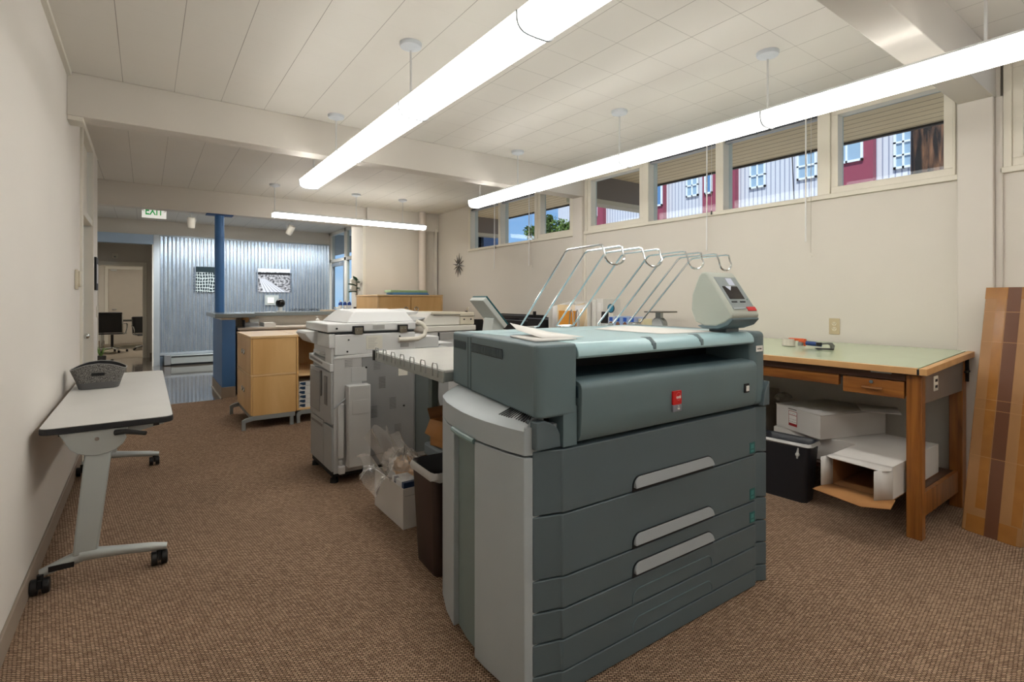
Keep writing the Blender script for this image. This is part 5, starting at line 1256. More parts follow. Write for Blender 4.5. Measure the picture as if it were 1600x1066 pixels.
build(MB().box(q0+0.03, r0+0.05, 0, q1-0.03, r1-0.02, 0.05), 'plinth', blackm_m, cu)
for i, (zz, col, lab, xx) in enumerate(((1.391, (70, 130, 190), 'blue flat folder stack, lower one on the maple cupboard', 0.0), (1.428, (150, 186, 150), 'pale green rolled drawings on top of the blue folders', -0.03))):
    t_ = thing('folder_stack', lab, 'folders', (3.35, 7.5, zz))
    for k in range(3):
        build(MB().box(3.05+xx, 7.36, zz+0.012*k, 3.66+xx*0.5 - 0.01*k, 7.62, zz+0.012*k+0.011), 'folder', mat('folder_%d_%d' % (i, k), tuple(min(255, c_+k*14) for c_ in col), 0.5), t_, bevel=0.003)
# plant beside the end wall
pl = thing('rubber_plant', 'dark green leafy plant in front of the end wall of lobby opening', 'plant', (2.9, 8.62, 1.13))
build(MB().lathe([(0.035, 1.129), (0.042, 1.135), (0.046, 1.19), (0.043, 1.19), (0.035, 1.17)], (2.915, 8.62, 0), 16), 'pot', mat('brown_pot', (74, 50, 40), 0.5), pl)
build(MB().tube([(2.93, 8.64, 1.17), (2.935, 8.64, 1.40), (2.93, 8.64, 1.62)], 0.006, 6), 'stem', mat('stem_brown', (84, 66, 44), 0.7), pl)
lf = mat('dark_leaf', (40, 74, 52), 0.3)
for (ax_, az, z0, l_) in ((200, 8, 1.50, 0.17), (160, 25, 1.60, 0.15), (40, 20, 1.55, 0.15), (270, 15, 1.65, 0.15), (210, 50, 1.68, 0.14), (90, 30, 1.68, 0.14)):
    dd = Vector((math.cos(R(ax_))*math.cos(R(az)), math.sin(R(ax_))*math.cos(R(az)), math.sin(R(az)))); sd2 = Vector((-math.sin(R(ax_)), math.cos(R(ax_)), 0))
    o0 = Vector((2.93, 8.64, z0-0.06)); m = MB()
    m.grid(lambda u, v_: o0 + dd*l_*v_ + sd2*(u-0.5)*0.085*math.sin(math.pi*min(0.999, v_**0.8)) + Vector((0, 0, 0.02*abs(u-0.5)*2 - 0.03*v_*v_)), 4, 8)
    build(m, 'leaf', lf, pl, solid=0.001)

# ================================================================ WASTE BINS AND WHITE BOX
def bin_(name, lab, cx, cy, wx, wy, h, m, liner, rz=0, flare=1.16, droop=0.022, z=0):
    o = thing(name, lab, 'waste bin', (cx, cy, z), rz)
    n = 8
    def ring(s, zz, extra=0.0, rr_=0.035):
        return [(p_[0], p_[1], zz) for p_ in rrect(-wx*s/2-extra, -wy*s/2-extra, wx*s/2+extra, wy*s/2+extra, rr_, 4)]
    k = len(ring(1, 0))
    def loft(rings, cap0=True, cap1=False):
        mb = MB(); mb.add([p_ for r_ in rings for p_ in r_], [(j*k+i, j*k+(i+1) % k, (j+1)*k+(i+1) % k, (j+1)*k+i) for j in range(len(rings)-1) for i in range(k)] + ([tuple(range(k))[::-1]] if cap0 else []))
        return mb
    body = loft([ring(1, 0.0), ring(1.01, 0.02), ring(flare, h), ring(flare, h, -0.004), ring(1.0, 0.02, -0.004)])
    build(body, 'bin_body', m, o, bevel=0, local=True)
    if liner:
        rnd = random.Random(5)
        rings = []
        for (s_, zz, ex) in ((flare*0.985, h-droop*1.5, 0.010), (flare, h-droop, 0.012), (flare, h-0.008, 0.008), (flare, h+0.006, 0.002), (flare, h-0.006, -0.012), (flare*0.97, h-0.09, -0.018), (1.0, h*0.45, -0.02)):
            r_ = ring(s_, zz, ex)
            rings.append([(p_[0] + rnd.uniform(-1, 1)*0.0025, p_[1] + rnd.uniform(-1, 1)*0.0025, p_[2] + rnd.uniform(-1, 1)*(0.008 if zz < h-0.02 else 0.002)) for p_ in r_])
        mb = MB(); mb.add([p_ for r_ in rings[3:] for p_ in r_], [(j*k+i, j*k+(i+1) % k, (j+1)*k+(i+1) % k, (j+1)*k+i) for j in range(3) for i in range(k)])
        build(mb, 'liner_inside', liner, o, local=True)
        mb = MB(); mb.add([p_ for r_ in rings[:4] for p_ in r_], [(j*k+i, j*k+(i+1) % k, (j+1)*k+(i+1) % k, (j+1)*k+i) for j in range(3) for i in range(k)])
        build(mb, 'liner_cuff', mat('translucent_liner_cuff', (176, 176, 174), 0.3), o, local=True)
        build(MB().add(ring(1.0, h*0.45, -0.02), [tuple(range(k))]), 'liner_bottom', liner, o, local=True)
    return o
dliner = mat('dark_liner', (62, 62, 64), 0.32, bump=0.8, bs=30)
b1_ = bin_('waste_bin', 'tall dark brown waste bin with clear liner tight behind the printer', 1.262, 2.295, 0.27, 0.25, 0.50, mat('dark_brown_plastic', (50, 36, 32), 0.5), dliner, rz=R(-3))
b2_ = bin_('waste_bin', 'black waste bin with liner under the drafting table', 3.535, 1.725, 0.15, 0.29, 0.385, mat('charcoal_plastic', (34, 36, 42), 0.45), mat('black_liner', (48, 52, 60), 0.3, bump=0.8, bs=40), rz=R(4), flare=1.2, droop=0.012)
build(MB().sph((3.415, 1.60, 0.325), 0.013, 6).tube([(3.425, 1.60, 0.365), (3.415, 1.60, 0.33), (3.41, 1.60, 0.30)], [0.004, 0.009, 0.005], 6), 'liner_knot', mat('translucent_liner_cuff', (176, 176, 174), 0.3), b2_)
st_ = thing('packing_scrap', 'white moulded packing scrap sticking out of the brown bin', 'packaging', (1.33, 2.3, 0.35))
Ms = Matrix.Translation((1.33, 2.32, 0.45)) @ Euler((R(20), R(-25), R(15))).to_matrix().to_4x4()
m = MB().prism([(-0.05, -0.11), (0.05, -0.11), (0.06, 0.05), (0.03, 0.11), (-0.03, 0.11), (-0.06, 0.04)], -0.02, 0.02, 'y'); m.v = [Ms @ p_ for p_ in m.v]
build(m, 'scrap_block', mat('white_foam', (228, 228, 228), 0.6), st_, bevel=0.008)
m = MB().box(0.03, -0.05, -0.09, 0.07, -0.02, 0.06); m.v = [Ms @ p_ for p_ in m.v]
build(m, 'scrap_rib', mat('white_foam', (228, 228, 228), 0.6), st_, bevel=0.006)

wb = thing('white_box', 'open white cardboard box full of packaging beside the brown bin', 'box', (1.32, 2.96, 0))
x0, x1, y0, y1, h = 1.20, 1.44, 2.745, 3.19, 0.235
build(MB().box(x0, y0, 0.001, x1, y1, 0.006), 'bottom', white_card, wb)
for (a_, b_, c_, d_) in ((x0, y0, x0+0.005, y1), (x1-0.005, y0, x1, y1), (x0+0.005, y0, x1-0.005, y0+0.005), (x0+0.005, y1-0.005, x1-0.005, y1)):
    build(MB().box(a_, b_, 0.006, c_, d_, h), 'side_wall', white_card, wb)
build(MB().box(x0+0.01, y0-0.0008, h-0.045, x1-0.01, y0, h-0.042), 'crease', mat('crease_grey', (160, 158, 154), 0.8), wb)
rl = thing('carton_strip', 'white and navy printed carton edge lying in the white box', 'carton', (1.23, 2.9, 0.2))
build(MB().box(1.21, 2.76, 0.18, 1.31, 2.93, 0.262), 'carton_body', mat('carton_white', (222, 224, 226), 0.45), rl, bevel=0.002)
build(MB().box(1.209, 2.757, 0.22, 1.312, 2.785, 0.2635), 'printed_band', mat('navy_print', (28, 52, 84), 0.45), rl)
build(MB().box(1.2085, 2.87, 0.225, 1.232, 2.90, 0.2633), 'printed_mark', mat('navy_print', (28, 52, 84), 0.45), rl)
rnd = random.Random(12)
def crumple(cx, cy, cz, rx, ry, rz_, amp, seed, nu=26, nv=14, full=False):
    r_ = random.Random(seed)
    ph = [(r_.uniform(1.5, 6), r_.uniform(1.5, 6), r_.uniform(0, 6.28), r_.uniform(-1, 1)) for _ in range(9)]
    def fn(u, v_):
        a = 2*math.pi*u; e_ = (math.pi if full else math.pi/2)*v_ - (math.pi/2 if full else 0)
        d_ = sum(w_*abs(math.sin(f1*a/2*1.0 + f2*e_ + p_)) for f1, f2, p_, w_ in [(round(f)*2, g_, p__, w__) for f, g_, p__, w__ in ph]) * amp
        return (cx + (rx + d_)*math.cos(a)*math.cos(e_), cy + (ry + d_)*math.sin(a)*math.cos(e_), cz + (rz_ + d_)*math.sin(e_))
    m = MB(); m.grid(fn, nu, nv); return m
tag(build(crumple(1.35, 3.03, 0.215, 0.07, 0.17, 0.11, 0.012, 4), 'packing_foam', mat('amber_foam', (214, 164, 106), 0.7)), 'amber packing foam wrapped in the clear plastic bag', 'packaging')
bag = thing('plastic_bag', 'crumpled clear plastic bag bulging out of the white box', 'bag', (1.3, 3.0, 0.24))
m = crumple(1.31, 2.97, 0.245, 0.10, 0.20, 0.13, 0.022, 9, 34, 14); build(m, 'bag_body', film_m, bag, sharp=30)
# fan of film rising to the left and up
def fan(u, v_):
    base = Vector((1.22 + 0.16*u, 3.10 - 0.30*u, 0.255)); tip = Vector((1.12 + 0.22*u, 3.16 - 0.20*u, 0.40 + 0.12*math.sin(math.pi*(0.2+0.8*u))))
    w_ = Vector((math.sin(u*19)*0.018, math.cos(u*23)*0.018, 0.02*math.sin(u*31 + v_*5)))
    return base.lerp(tip, v_) + w_*v_
m = MB(); m.grid(fan, 34, 8); build(m, 'bag_mouth', film_m, bag, sharp=30)
def fan2(u, v_):
    base = Vector((1.20, 3.15 - 0.26*u, 0.25)); tip = Vector((1.06 + 0.03*math.sin(u*9), 3.16 - 0.32*u, 0.33 - 0.16*u + 0.03*math.sin(u*14)))
    return base.lerp(tip, v_) + Vector((0, 0, 0.05*math.sin(math.pi*v_) + 0.012*math.sin(u*26+v_*7)*v_))
m = MB(); m.grid(fan2, 30, 8); build(m, 'bag_fold', film_m, bag, sharp=30)

# ================================================================ DRAFTING TABLE
dt = thing('drafting_table', 'oak drafting table with pale green top and a small drawer against the right wall', 'table', (3.85, 1.95, 0))
def dtb(mb, name, m, bevel=0.003, parent=None, **k): return build(mb, name, m, parent or dt, bevel=bevel, **k)
tx0, tx1, tz0, tz1, ty0, ty1 = 3.405, 4.335, 0.950, 0.995, 0.925, 2.93
def tzt(x): return tz0 + (tz1-tz0)*(x-tx0)/(tx1-tx0)
def slabp(xa, xb, ya, yb, dz0, dz1):
    return MB().prism([(xa, tzt(xa)+dz0), (xb, tzt(xb)+dz0), (xb, tzt(xb)+dz1), (xa, tzt(xa)+dz1)], ya, yb, 'y')
dtb(slabp(tx0+0.02, tx1, ty0+0.045, ty1, -0.032, -0.001), 'table_top', green_m, 0.001, label='pale green drafting board cover')
dtb(slabp(tx0, tx0+0.02, ty0+0.045, ty1, -0.036, 0.0), 'front_edging', edge_m, 0.002)
dtb(slabp(tx0, tx1, ty0, ty0+0.035, -0.036, 0.0), 'end_edging', edge_m, 0.002)
dtb(slabp(tx0, tx1, ty0+0.035, ty0+0.045, -0.034, -0.006), 'edge_groove', dark_m, 0)
for (ya, yb) in ((0.96, 1.032), (2.80, 2.872)):
    dtb(MB().box(3.45, ya, 0.0, 3.51, yb, 0.905), 'leg', oak_m, 0.004)
    m = MB(); m.prism([(4.205, 0), (4.29, 0), (4.29, 0.94), (4.24, 0.94), (4.205, 0.70)], ya+0.002, yb-0.002, 'y'); dtb(m, 'leg', oak_m, 0.004)
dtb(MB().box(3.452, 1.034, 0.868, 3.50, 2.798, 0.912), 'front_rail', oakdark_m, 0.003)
dtb(MB().box(3.47, 1.38, 0.80, 3.50, 2.798, 0.866), 'tool_drawer', oakh_m, 0.003)
dtb(MB().box(3.4645, 1.38, 0.80, 3.469, 2.798, 0.86), 'tool_drawer_front', oakh_m, 0.002)
dw = dtb(MB().box(3.455, 1.042, 0.768, 3.475, 1.352, 0.862).box(3.476, 1.05, 0.775, 3.95, 1.345, 0.86), 'drawer', oakh_m, 0.003)
dtb(MB().box(3.43, 1.14, 0.805, 3.442, 1.245, 0.818).cyl((3.44, 1.15, 0.811), (3.456, 1.15, 0.811), 0.006).cyl((3.44, 1.235, 0.811), (3.456, 1.235, 0.811), 0.006), 'drawer_pull', wood('pale_pull', (150, 100, 60), (170, 120, 76), 'y', 8), 0.004, dw)
dtb(MB().cyl((3.447, 1.20, 0.845), (3.456, 1.20, 0.845), 0.010, n=16), 'lock', chrome_m, 0, dw)
dtb(MB().box(3.44, 1.10, 0.902, 3.456, 1.20, 0.911), 'latch_plate', steel_m, 0.001)
taupe = mat('taupe_apron', (112, 100, 92), 0.5)
dtb(MB().box(3.511, 0.966, 0.745, 4.26, 0.986, 0.925), 'end_apron', taupe, 0.002)
dtb(MB().box(4.26, 1.034, 0.74, 4.285, 2.798, 0.93), 'back_apron', taupe, 0.002)
dtb(MB().box(4.262, 0.945, 0.80, 4.278, 0.962, 0.955).cyl((4.22, 0.95, 0.865), (4.29, 0.95, 0.865), 0.008), 'tilt_bracket', blackm_m, 0.002)
op = dtb(MB().box(3.665, 0.962, 0.800, 3.735, 0.9665, 0.885), 'outlet_plate', white_m, 0.002)
m = MB()
for z_ in (0.825, 0.860):
    for x_ in (3.689, 3.711): m.prism([(x_ + p_[0], z_ + p_[1]) for p_ in arc(0, 0, 0.0095, 0, 360, 10)[:-1]], 0.9605, 0.962, 'y')
dtb(m, 'outlet_sockets', blackm_m, 0, op)
dtb(MB().box(3.50, 0.98, 0.10, 4.20, 1.005, 0.232), 'end_stretcher', oak_m, 0.003)
dtb(MB().box(3.50, 2.83, 0.10, 4.20, 2.855, 0.232), 'end_stretcher', oak_m, 0.003)
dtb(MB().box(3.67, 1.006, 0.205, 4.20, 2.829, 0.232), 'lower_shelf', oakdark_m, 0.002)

# boxes on the lower shelf
def boxthing(name, lab, corners, z0, z1, m=white_card):
    cx = sum(c_[0] for c_ in corners)/4; cy = sum(c_[1] for c_ in corners)/4
    o = thing(name, lab, 'box', (cx, cy, z0))
    build(MB().prism(corners, z0, z1), 'box_body', m, o, bevel=0.002)
    return o
lw = boxthing('white_box', 'lower white carton under the large labelled white box on shelf', [(3.72, 1.37), (4.19, 1.37), (4.19, 1.93), (3.76, 1.93)], 0.233, 0.392)
up = boxthing('white_box', 'large white carton with red and white label on the table shelf', [(3.635, 1.556), (3.80, 1.93), (4.19, 1.75), (4.19, 1.37)], 0.393, 0.552)
# lid flaps slightly open and the label on the front face
m = MB(); m.add([(3.63, 1.55, 0.555), (3.80, 1.935, 0.555), (4.18, 1.76, 0.568), (4.22, 1.36, 0.566)], [(0,1,2,3)]); build(m, 'lid_flap', white_card, up, solid=0.005)
m = MB(); m.add([(3.95, 1.43, 0.568), (4.18, 1.55, 0.572), (4.12, 1.28, 0.592), (4.0, 1.22, 0.575)], [(0,1,2,3)]); build(m, 'side_flap', white_card, up, solid=0.005)
fa, fb = Vector((3.635, 1.556, 0)), Vector((3.80, 1.93, 0)); fd = (fb-fa).normalized(); fn2_ = Vector((-fd.y, fd.x, 0))
def fr_(a_, b_, z0, z1, off): # rectangle on the front face
    m_ = MB(); p_ = [fa+fd*a_+fn2_*off, fa+fd*b_+fn2_*off]; m_.add([(p_[0].x, p_[0].y, z0), (p_[1].x, p_[1].y, z0), (p_[1].x, p_[1].y, z1), (p_[0].x, p_[0].y, z1)], [(0,1,2,3)]); return m_
red = mat('label_red', (150, 28, 32), 0.5)
lbo = build(fr_(0.205, 0.285, 0.425, 0.530, 0.001), 'shipping_label', red, up, label='white shipping label edged in red')
build(fr_(0.209, 0.281, 0.505, 0.527, 0.0016), 'label_field', paper_m, lbo); build(fr_(0.209, 0.281, 0.444, 0.501, 0.0016), 'label_field', paper_m, lbo)
for z_, n_ in ((0.515, 'A B - NW 02'), (0.492, 'TO'), (0.472, '9 x 11 VELLUM'), (0.455, 'PLOTTER MEDIA')):
    c_ = fa + fd*0.245 + fn2_*0.002
    text(n_ if len(n_) > 2 else '- - -', 'label_print', mat('grey_print', (120, 120, 116), 0.5), 0.0095, basis((c_.x, c_.y, z_), (-fd.x, -fd.y, 0), (0, 0, 1), (fn2_.x, fn2_.y, 0)), lbo, extrude=0.0001)
build(fr_(0.21, 0.29, 0.541, 0.546, 0.001), 'hand_slot', dark_m, up)
# open carton lying on its side
oc = thing('white_box', 'open white carton on its side, brown flaps facing out, behind oak leg', 'box', (3.7, 1.18, 0.233))
x0, x1, y0, y1, z0, z1 = 3.30, 4.06, 1.045, 1.345, 0.234, 0.415
inner = mat('brown_box_inside', (150, 104, 64), 0.85, var=0.05)
for (a_, mm_, nm_) in (((x0, y0, z0, x1, y1, z0+0.004), inner, 'bottom_side'), ((x0, y0, z1-0.004, x1, y1, z1), white_card, 'top_side'), ((x0, y0, z0+0.004, x1, y0+0.004, z1-0.004), white_card, 'long_side'), ((x0, y1-0.004, z0+0.004, x1, y1, z1-0.004), inner, 'long_side'), ((x1-0.004, y0+0.004, z0+0.004, x1, y1-0.004, z1-0.004), inner, 'end_side')):
    build(MB().box(*a_), nm_, mm_, oc)
m = MB(); m.add([(x0, y0-0.01, z0+0.002), (x0, y1+0.02, z0+0.002), (x0-0.14, y1+0.05, z0-0.012), (x0-0.15, y1-0.08, z0-0.02), (x0-0.155, y0+0.10, z0-0.03), (x0-0.13, y0-0.03, z0-0.008)], [(0,1,2,3,4,5)]); build(m, 'flap', cardb_m, oc, solid=0.004)
m = MB(); m.add([(x0, y0, z1-0.002), (x0, y1, z1-0.002), (x0-0.045, y1+0.015, z1-0.008), (x0-0.06, y1-0.02, z1-0.012), (x0-0.06, y0+0.03, z1-0.022), (x0-0.04, y0-0.005, z1-0.014)], [(0,1,2,3,4,5)]); build(m, 'flap', white_card, oc, solid=0.004)
m = MB(); m.add([(x0, y0+0.002, z0+0.004), (x0, y0+0.002, z1-0.006), (x0-0.10, y0+0.055, z1-0.020), (x0-0.10, y0+0.055, z0+0.004)], [(0,1,2,3)]); build(m, 'flap', white_card, oc, solid=0.004)
m = MB(); m.add([(x0, y1, z0+0.004), (x0, y1, z1-0.006), (x0-0.08, y1+0.03, z1-0.012), (x0-0.08, y1+0.03, z0+0.002)], [(0,1,2,3)]); build(m, 'flap', white_card, oc, solid=0.004)
bx3 = boxthing('grey_box', 'shaded cardboard box at the back left of the table shelf', [(3.80, 2.10), (4.18, 2.10), (4.18, 2.55), (3.80, 2.55)], 0.233, 0.60, mat('dull_box', (168, 158, 144), 0.8))
ro = thing('wrapped_roll', 'white wrapped roll between the printer and the labelled box', 'roll', (3.72, 2.02, 0.233))
build(MB().lathe([(0.001, 2.0), (0.055, 2.001), (0.062, 2.01), (0.062, 2.085), (0.04, 2.09), (0.02, 2.09), (0.001, 2.085)], (3.70, 0, 0.296), 24, 'y').cyl((3.70, 2.02, 0.296), (3.70, 2.08, 0.296), 0.03), 'roll_body', paper_m, ro)
build(MB().lathe([(0.001, 2.0), (0.05, 2.001), (0.058, 2.01), (0.058, 2.085), (0.001, 2.087)], (3.73, 0, 0.417), 24, 'y'), 'roll_body', paper_m, ro)
m = crumple(4.02, 1.99, 0.553, 0.10, 0.05, 0.05, 0.006, 21, 24, 8)
tag(build(m, 'plastic_wrap', film_m, sharp=30), 'crumpled clear plastic wrap behind the labelled white box', 'plastic wrap')

# things on the drafting table
tg_ = thing('tape_gun', 'orange tape gun with blue handle and clear tape roll on the green table', 'tape gun', (3.95, 1.8, tzt(3.95)))
z = tzt(3.95) + 0.002
build(MB().lathe([(0.036, 0.0), (0.045, 0.0), (0.045, 0.052), (0.036, 0.052)], (3.93, 1.905, z), 28), 'tape_roll', mat('clear_tape_roll', (212, 206, 194), 0.25), tg_)
build(MB().lathe([(0.0355, 0.001), (0.0358, 0.051), (0.024, 0.051), (0.024, 0.001)], (3.93, 1.905, z), 24), 'roll_core', mat('orange_plastic', (214, 96, 52), 0.4), tg_)
build(MB().box(3.925, 1.80, z+0.04, 3.95, 1.905, z+0.058).box(3.93, 1.785, z+0.004, 3.95, 1.80, z+0.056).box(3.92, 1.79, z+0.03, 3.955, 1.83, z+0.05), 'gun_frame', mat('orange_plastic', (214, 96, 52), 0.4), tg_, bevel=0.003)
build(MB().box(3.92, 1.805, z+0.006, 3.96, 1.835, z+0.036), 'blade_guard', steel_m, tg_, bevel=0.002)
build(MB().tube([(3.94, 1.785, z+0.026), (3.945, 1.74, z+0.024), (3.955, 1.685, z+0.021)], [0.015, 0.017, 0.0165], 10), 'handle', mat('blue_grip', (36, 66, 124), 0.45), tg_)
spn = thing('stapler', 'small grey and black desk stapler on the green table', 'stapler', (3.87, 1.6, tzt(3.87)))
z = tzt(3.86) + 0.002
M5 = Matrix.Translation((3.86, 1.62, z)) @ Matrix.Rotation(R(-52), 4, 'Z')
def st5(mb, n_, m_, **k): mb.v = [M5 @ p_ for p_ in mb.v]; return build(mb, n_, m_, spn, **k)
st5(MB().box(-0.06, -0.016, 0.001, 0.05, 0.016, 0.010), 'base', black_m, bevel=0.003)
st5(MB().prism([(0.05, 0.0), (0.056, 0.03), (0.04, 0.05), (0.02, 0.052), (-0.045, 0.046), (-0.045, 0.034), (0.015, 0.038), (0.03, 0.03), (0.034, 0.0)], -0.013, 0.013, 'y'), 'arm', mat('grey_metal_arm', (120, 122, 118), 0.35, metal=0.5), bevel=0.003)
st5(MB().box(-0.056, -0.015, 0.026, -0.025, 0.015, 0.050), 'head', black_m, bevel=0.003)

# tall taped cardboard carton leaning on the wall
tcn, t, b = nodes_of('taped_cardboard')
v = coords(t, 'Object', (6, 6, 2.2)); nn = t.nodes.new('ShaderNodeTexNoise'); nn.inputs['Scale'].default_value = 1.6; nn.inputs['Detail'].default_value = 7; t.links.new(v, nn.inputs['Vector'])
t.links.new(mixc(t, nn.outputs[0], C(146, 104, 64), C(174, 130, 84)), b.inputs['Base Color']); b.inputs['Roughness'].default_value = 0.42
lc = thing('tall_carton', 'tall brown cardboard carton with taped strips leaning against the right wall', 'box', (3.95, 0.75, 0))
lean_ = math.atan2(0.30, 1.40)
o = Vector((3.835, 0.885, 0.0)); ux = Vector((-0.045, -0.235, 0)).normalized(); up_ = Vector((math.sin(lean_), -0.035, math.cos(lean_))).normalized(); nn_ = ux.cross(up_).normalized()
if nn_.x > 0: nn_ = -nn_
ML = basis(o, ux, up_, nn_)     # local x across, y up the carton, z out of its front face
Wd, Hh, Th = 0.262, 1.43, 0.11
def lcb(mb, n_, m_, **k): mb.v = [ML @ p_ for p_ in mb.v]; return build(mb, n_, m_, lc, **k)
lcb(MB().box(0, 0.0, -Th, Wd, Hh, 0), 'carton_body', tcn, bevel=0.006)
tape_d = mat('dark_gummed_strip', (104, 66, 44), 0.5, var=0.05); tape_a = mat('amber_packing_tape', (158, 108, 56), 0.2, var=0.10, vs=14)
lcb(MB().box(0.105, 0.0, 0.0, 0.165, Hh, 0.0012), 'dark_tape_strip', tape_d)
lcb(MB().box(0.055, 0.14, 0.0, 0.100, Hh-0.03, 0.0009), 'amber_tape_strip', tape_a); lcb(MB().box(0.215, 0.1, 0.0, 0.258, Hh-0.1, 0.0009), 'amber_tape_strip', tape_a)
lcb(MB().box(0.02, 0.0, 0.0, Wd-0.02, 0.095, 0.0007), 'amber_tape_strip', tape_a); lcb(MB().box(0.0, Hh-0.07, 0.0, Wd, Hh, 0.0007), 'amber_tape_strip', tape_a)
for i_, yy_ in enumerate((0.43, 0.70, 0.76, 1.10, 1.28)): lcb(MB().box(0.002, yy_, 0.0, Wd-0.002, yy_+0.003, 0.0016), 'tape_crease', mat('tape_sheen', (178, 132, 84), 0.3))
cbk = thing('power_strip', 'dark power outlet box low on the wall behind the oak leg', 'outlet', (4.33, 0.95, 0.28))
build(MB().box(4.33, 0.93, 0.25, 4.362, 0.99, 0.33), 'box', black_m, cbk, bevel=0.003)
build(MB().box(4.322, 0.935, 0.285, 4.33, 0.985, 0.295), 'white_stripe', white_m, cbk)

# ================================================================ SIDE DESK along the right wall with office supplies
sdk = thing('side_desk', 'long beige work counter along the right wall behind the printer', 'counter', (3.95, 4.7, 0))
build(MB().box(3.60, 3.02, 0.92, 4.315, 6.35, 0.95), 'worktop', mat('beige_laminate', (206, 196, 184), 0.5), sdk, bevel=0.003)
for y in (3.06, 4.68, 6.28): build(MB().box(3.66, y, 0, 4.30, y+0.04, 0.92), 'support_panel', mat('beige_laminate', (206, 196, 184), 0.5), sdk)
def lt(name, lab, y0, y1, x0, h, col, cat='tray'):
    o = thing(name, lab, cat, (x0+0.15, (y0+y1)/2, 0.951)); mm = mat('black_tray_plastic', (30, 30, 34), 0.35)
    build(MB().box(x0, y0, 0.951, x0+0.30, y1, 0.957).box(x0, y0, 0.957, x0+0.004, y1, 0.951+h).box(x0+0.296, y0, 0.957, x0+0.30, y1, 0.951+h).box(x0+0.004, y0, 0.957, x0+0.296, y0+0.004, 0.951+h).box(x0+0.004, y1-0.004, 0.957, x0+0.296, y1, 0.951+h), 'tray_body', mm, o)
    build(MB().box(x0-0.003, y0, 0.951+h-0.008, x0+0.004, y1, 0.951+h), 'rim', mat('grey_rim', (120, 124, 130), 0.3), o)
    return o
lt('letter_tray', 'long black tray at the far end of the side counter', 5.15, 6.15, 3.95, 0.165, None)
lt('letter_tray', 'black tray nearer the paper sorter, left of the file folders', 4.66, 5.12, 3.92, 0.14, None)
lt('letter_tray', 'low black tray in front of the other black trays', 4.72, 5.3, 3.61, 0.125, None)
tag(build(MB().box(4.02, 5.123, 0.951, 4.06, 5.147, 1.17), 'black_marker_stand', black_m, bevel=0.004), 'small black upright holder behind the black trays', 'holder')
so = thing('file_sorter', 'white desktop sorter filled with pale file folders and papers', 'file sorter', (3.9, 4.1, 0.951))
build(MB().box(3.72, 3.84, 0.951, 4.05, 4.47, 0.957).box(3.72, 3.84, 0.957, 4.05, 3.846, 1.30).box(3.72, 4.464, 0.957, 4.05, 4.47, 1.24).box(4.044, 3.846, 0.957, 4.05, 4.464, 1.30), 'sorter_body', mat('white_sorter', (224, 222, 216), 0.4), so)
fcol = [(232, 214, 184), (236, 222, 200), (222, 198, 160), (232, 230, 226), (226, 224, 222), (230, 214, 190), (236, 234, 230)]
rnd = random.Random(8)
for i in range(12):
    y = 3.87 + i*0.049; tilt = rnd.uniform(-0.02, 0.02)
    c_ = fcol[i % 7]
    m = MB(); m.add([(3.725, y, 0.958), (4.03, y, 0.958), (4.03, y+tilt, 1.20 + rnd.uniform(0.0, 0.12)), (3.725+rnd.uniform(0, 0.05), y+tilt, 1.17 + rnd.uniform(0, 0.1))], [(0,1,2,3)])
    fo_ = build(m, 'file_folder', mat('folder_tone_%d' % (i % 7), c_, 0.6), solid=0.012)
    names = ['nearest the binders', 'second from the binders', 'third from the binders', 'fourth from the binders', 'fifth from the binders', 'sixth from the binders', 'seventh from the binders', 'eighth from the binders', 'ninth from the binders', 'third from the trays', 'second from the trays', 'nearest the black trays']
    tag(fo_, 'upright pale file folder in the white sorter, %s' % names[i], 'folder', 'file folders in the white sorter')
tag(build(MB().box(3.70, 4.00, 1.04, 3.715, 4.27, 1.20), 'orange_envelope', mat('orange_kraft', (226, 152, 54), 0.6)), 'orange envelope leaning on the front of the white sorter', 'envelope')
m = MB()
for y in (3.93, 4.02):
    m.tube([(3.66, y+0.05, 0.953), (3.66, y+0.02, 1.18), (3.66, y, 1.215), (3.66, y-0.02, 1.18), (3.66, y-0.03, 0.953)], 0.006, 6)
m.tube([(3.66, 3.89, 0.956), (3.66, 4.08, 0.956)], 0.006, 6)
tag(build(m, 'wire_stand', steel_m), 'bent steel wire stand in front of the white sorter', 'stand')
gbn = mat('white_binder', (222, 220, 214), 0.45)
for i, (ya, yb, h_) in enumerate(((3.76, 3.82, 0.37), (3.66, 3.75, 0.38))):
    bi = thing('binder', 'white binder standing %s' % ('right next to the file sorter' if i == 0 else 'beside the first binder, above the blue disc'), 'binder', (3.9, (ya+yb)/2, 0.951))
    build(MB().box(3.76, ya, 0.951, 4.02, yb, 0.951+h_), 'cover', gbn, bi, bevel=0.004)
    build(MB().box(3.757, ya+0.02, 1.20, 3.76, yb-0.02, 1.29), 'spine_label', paper_m, bi)
dsc = thing('blue_disc', 'round teal blue disc with dark rim leaning by the white binders', 'disc', (3.75, 3.6, 1.1))
build(MB().cyl((3.735, 3.53, 1.235), (3.742, 3.53, 1.235), 0.045, n=24), 'rim', mat('disc_rim', (40, 60, 70), 0.4), dsc)
build(MB().cyl((3.731, 3.53, 1.235), (3.7345, 3.53, 1.235), 0.038, n=24), 'face', mat('teal_disc', (50, 130, 160), 0.4), dsc)
build(MB().box(3.736, 3.50, 0.951, 3.75, 3.56, 1.195), 'support', white_m, dsc)
tag(build(MB().prism([(3.71, 0.951), (3.75, 0.951), (3.75, 1.20), (3.73, 1.20)], 3.57, 3.65, 'y'), 'book_end', black_m), 'black metal book end between binders and small boxes', 'book end')
bb = None
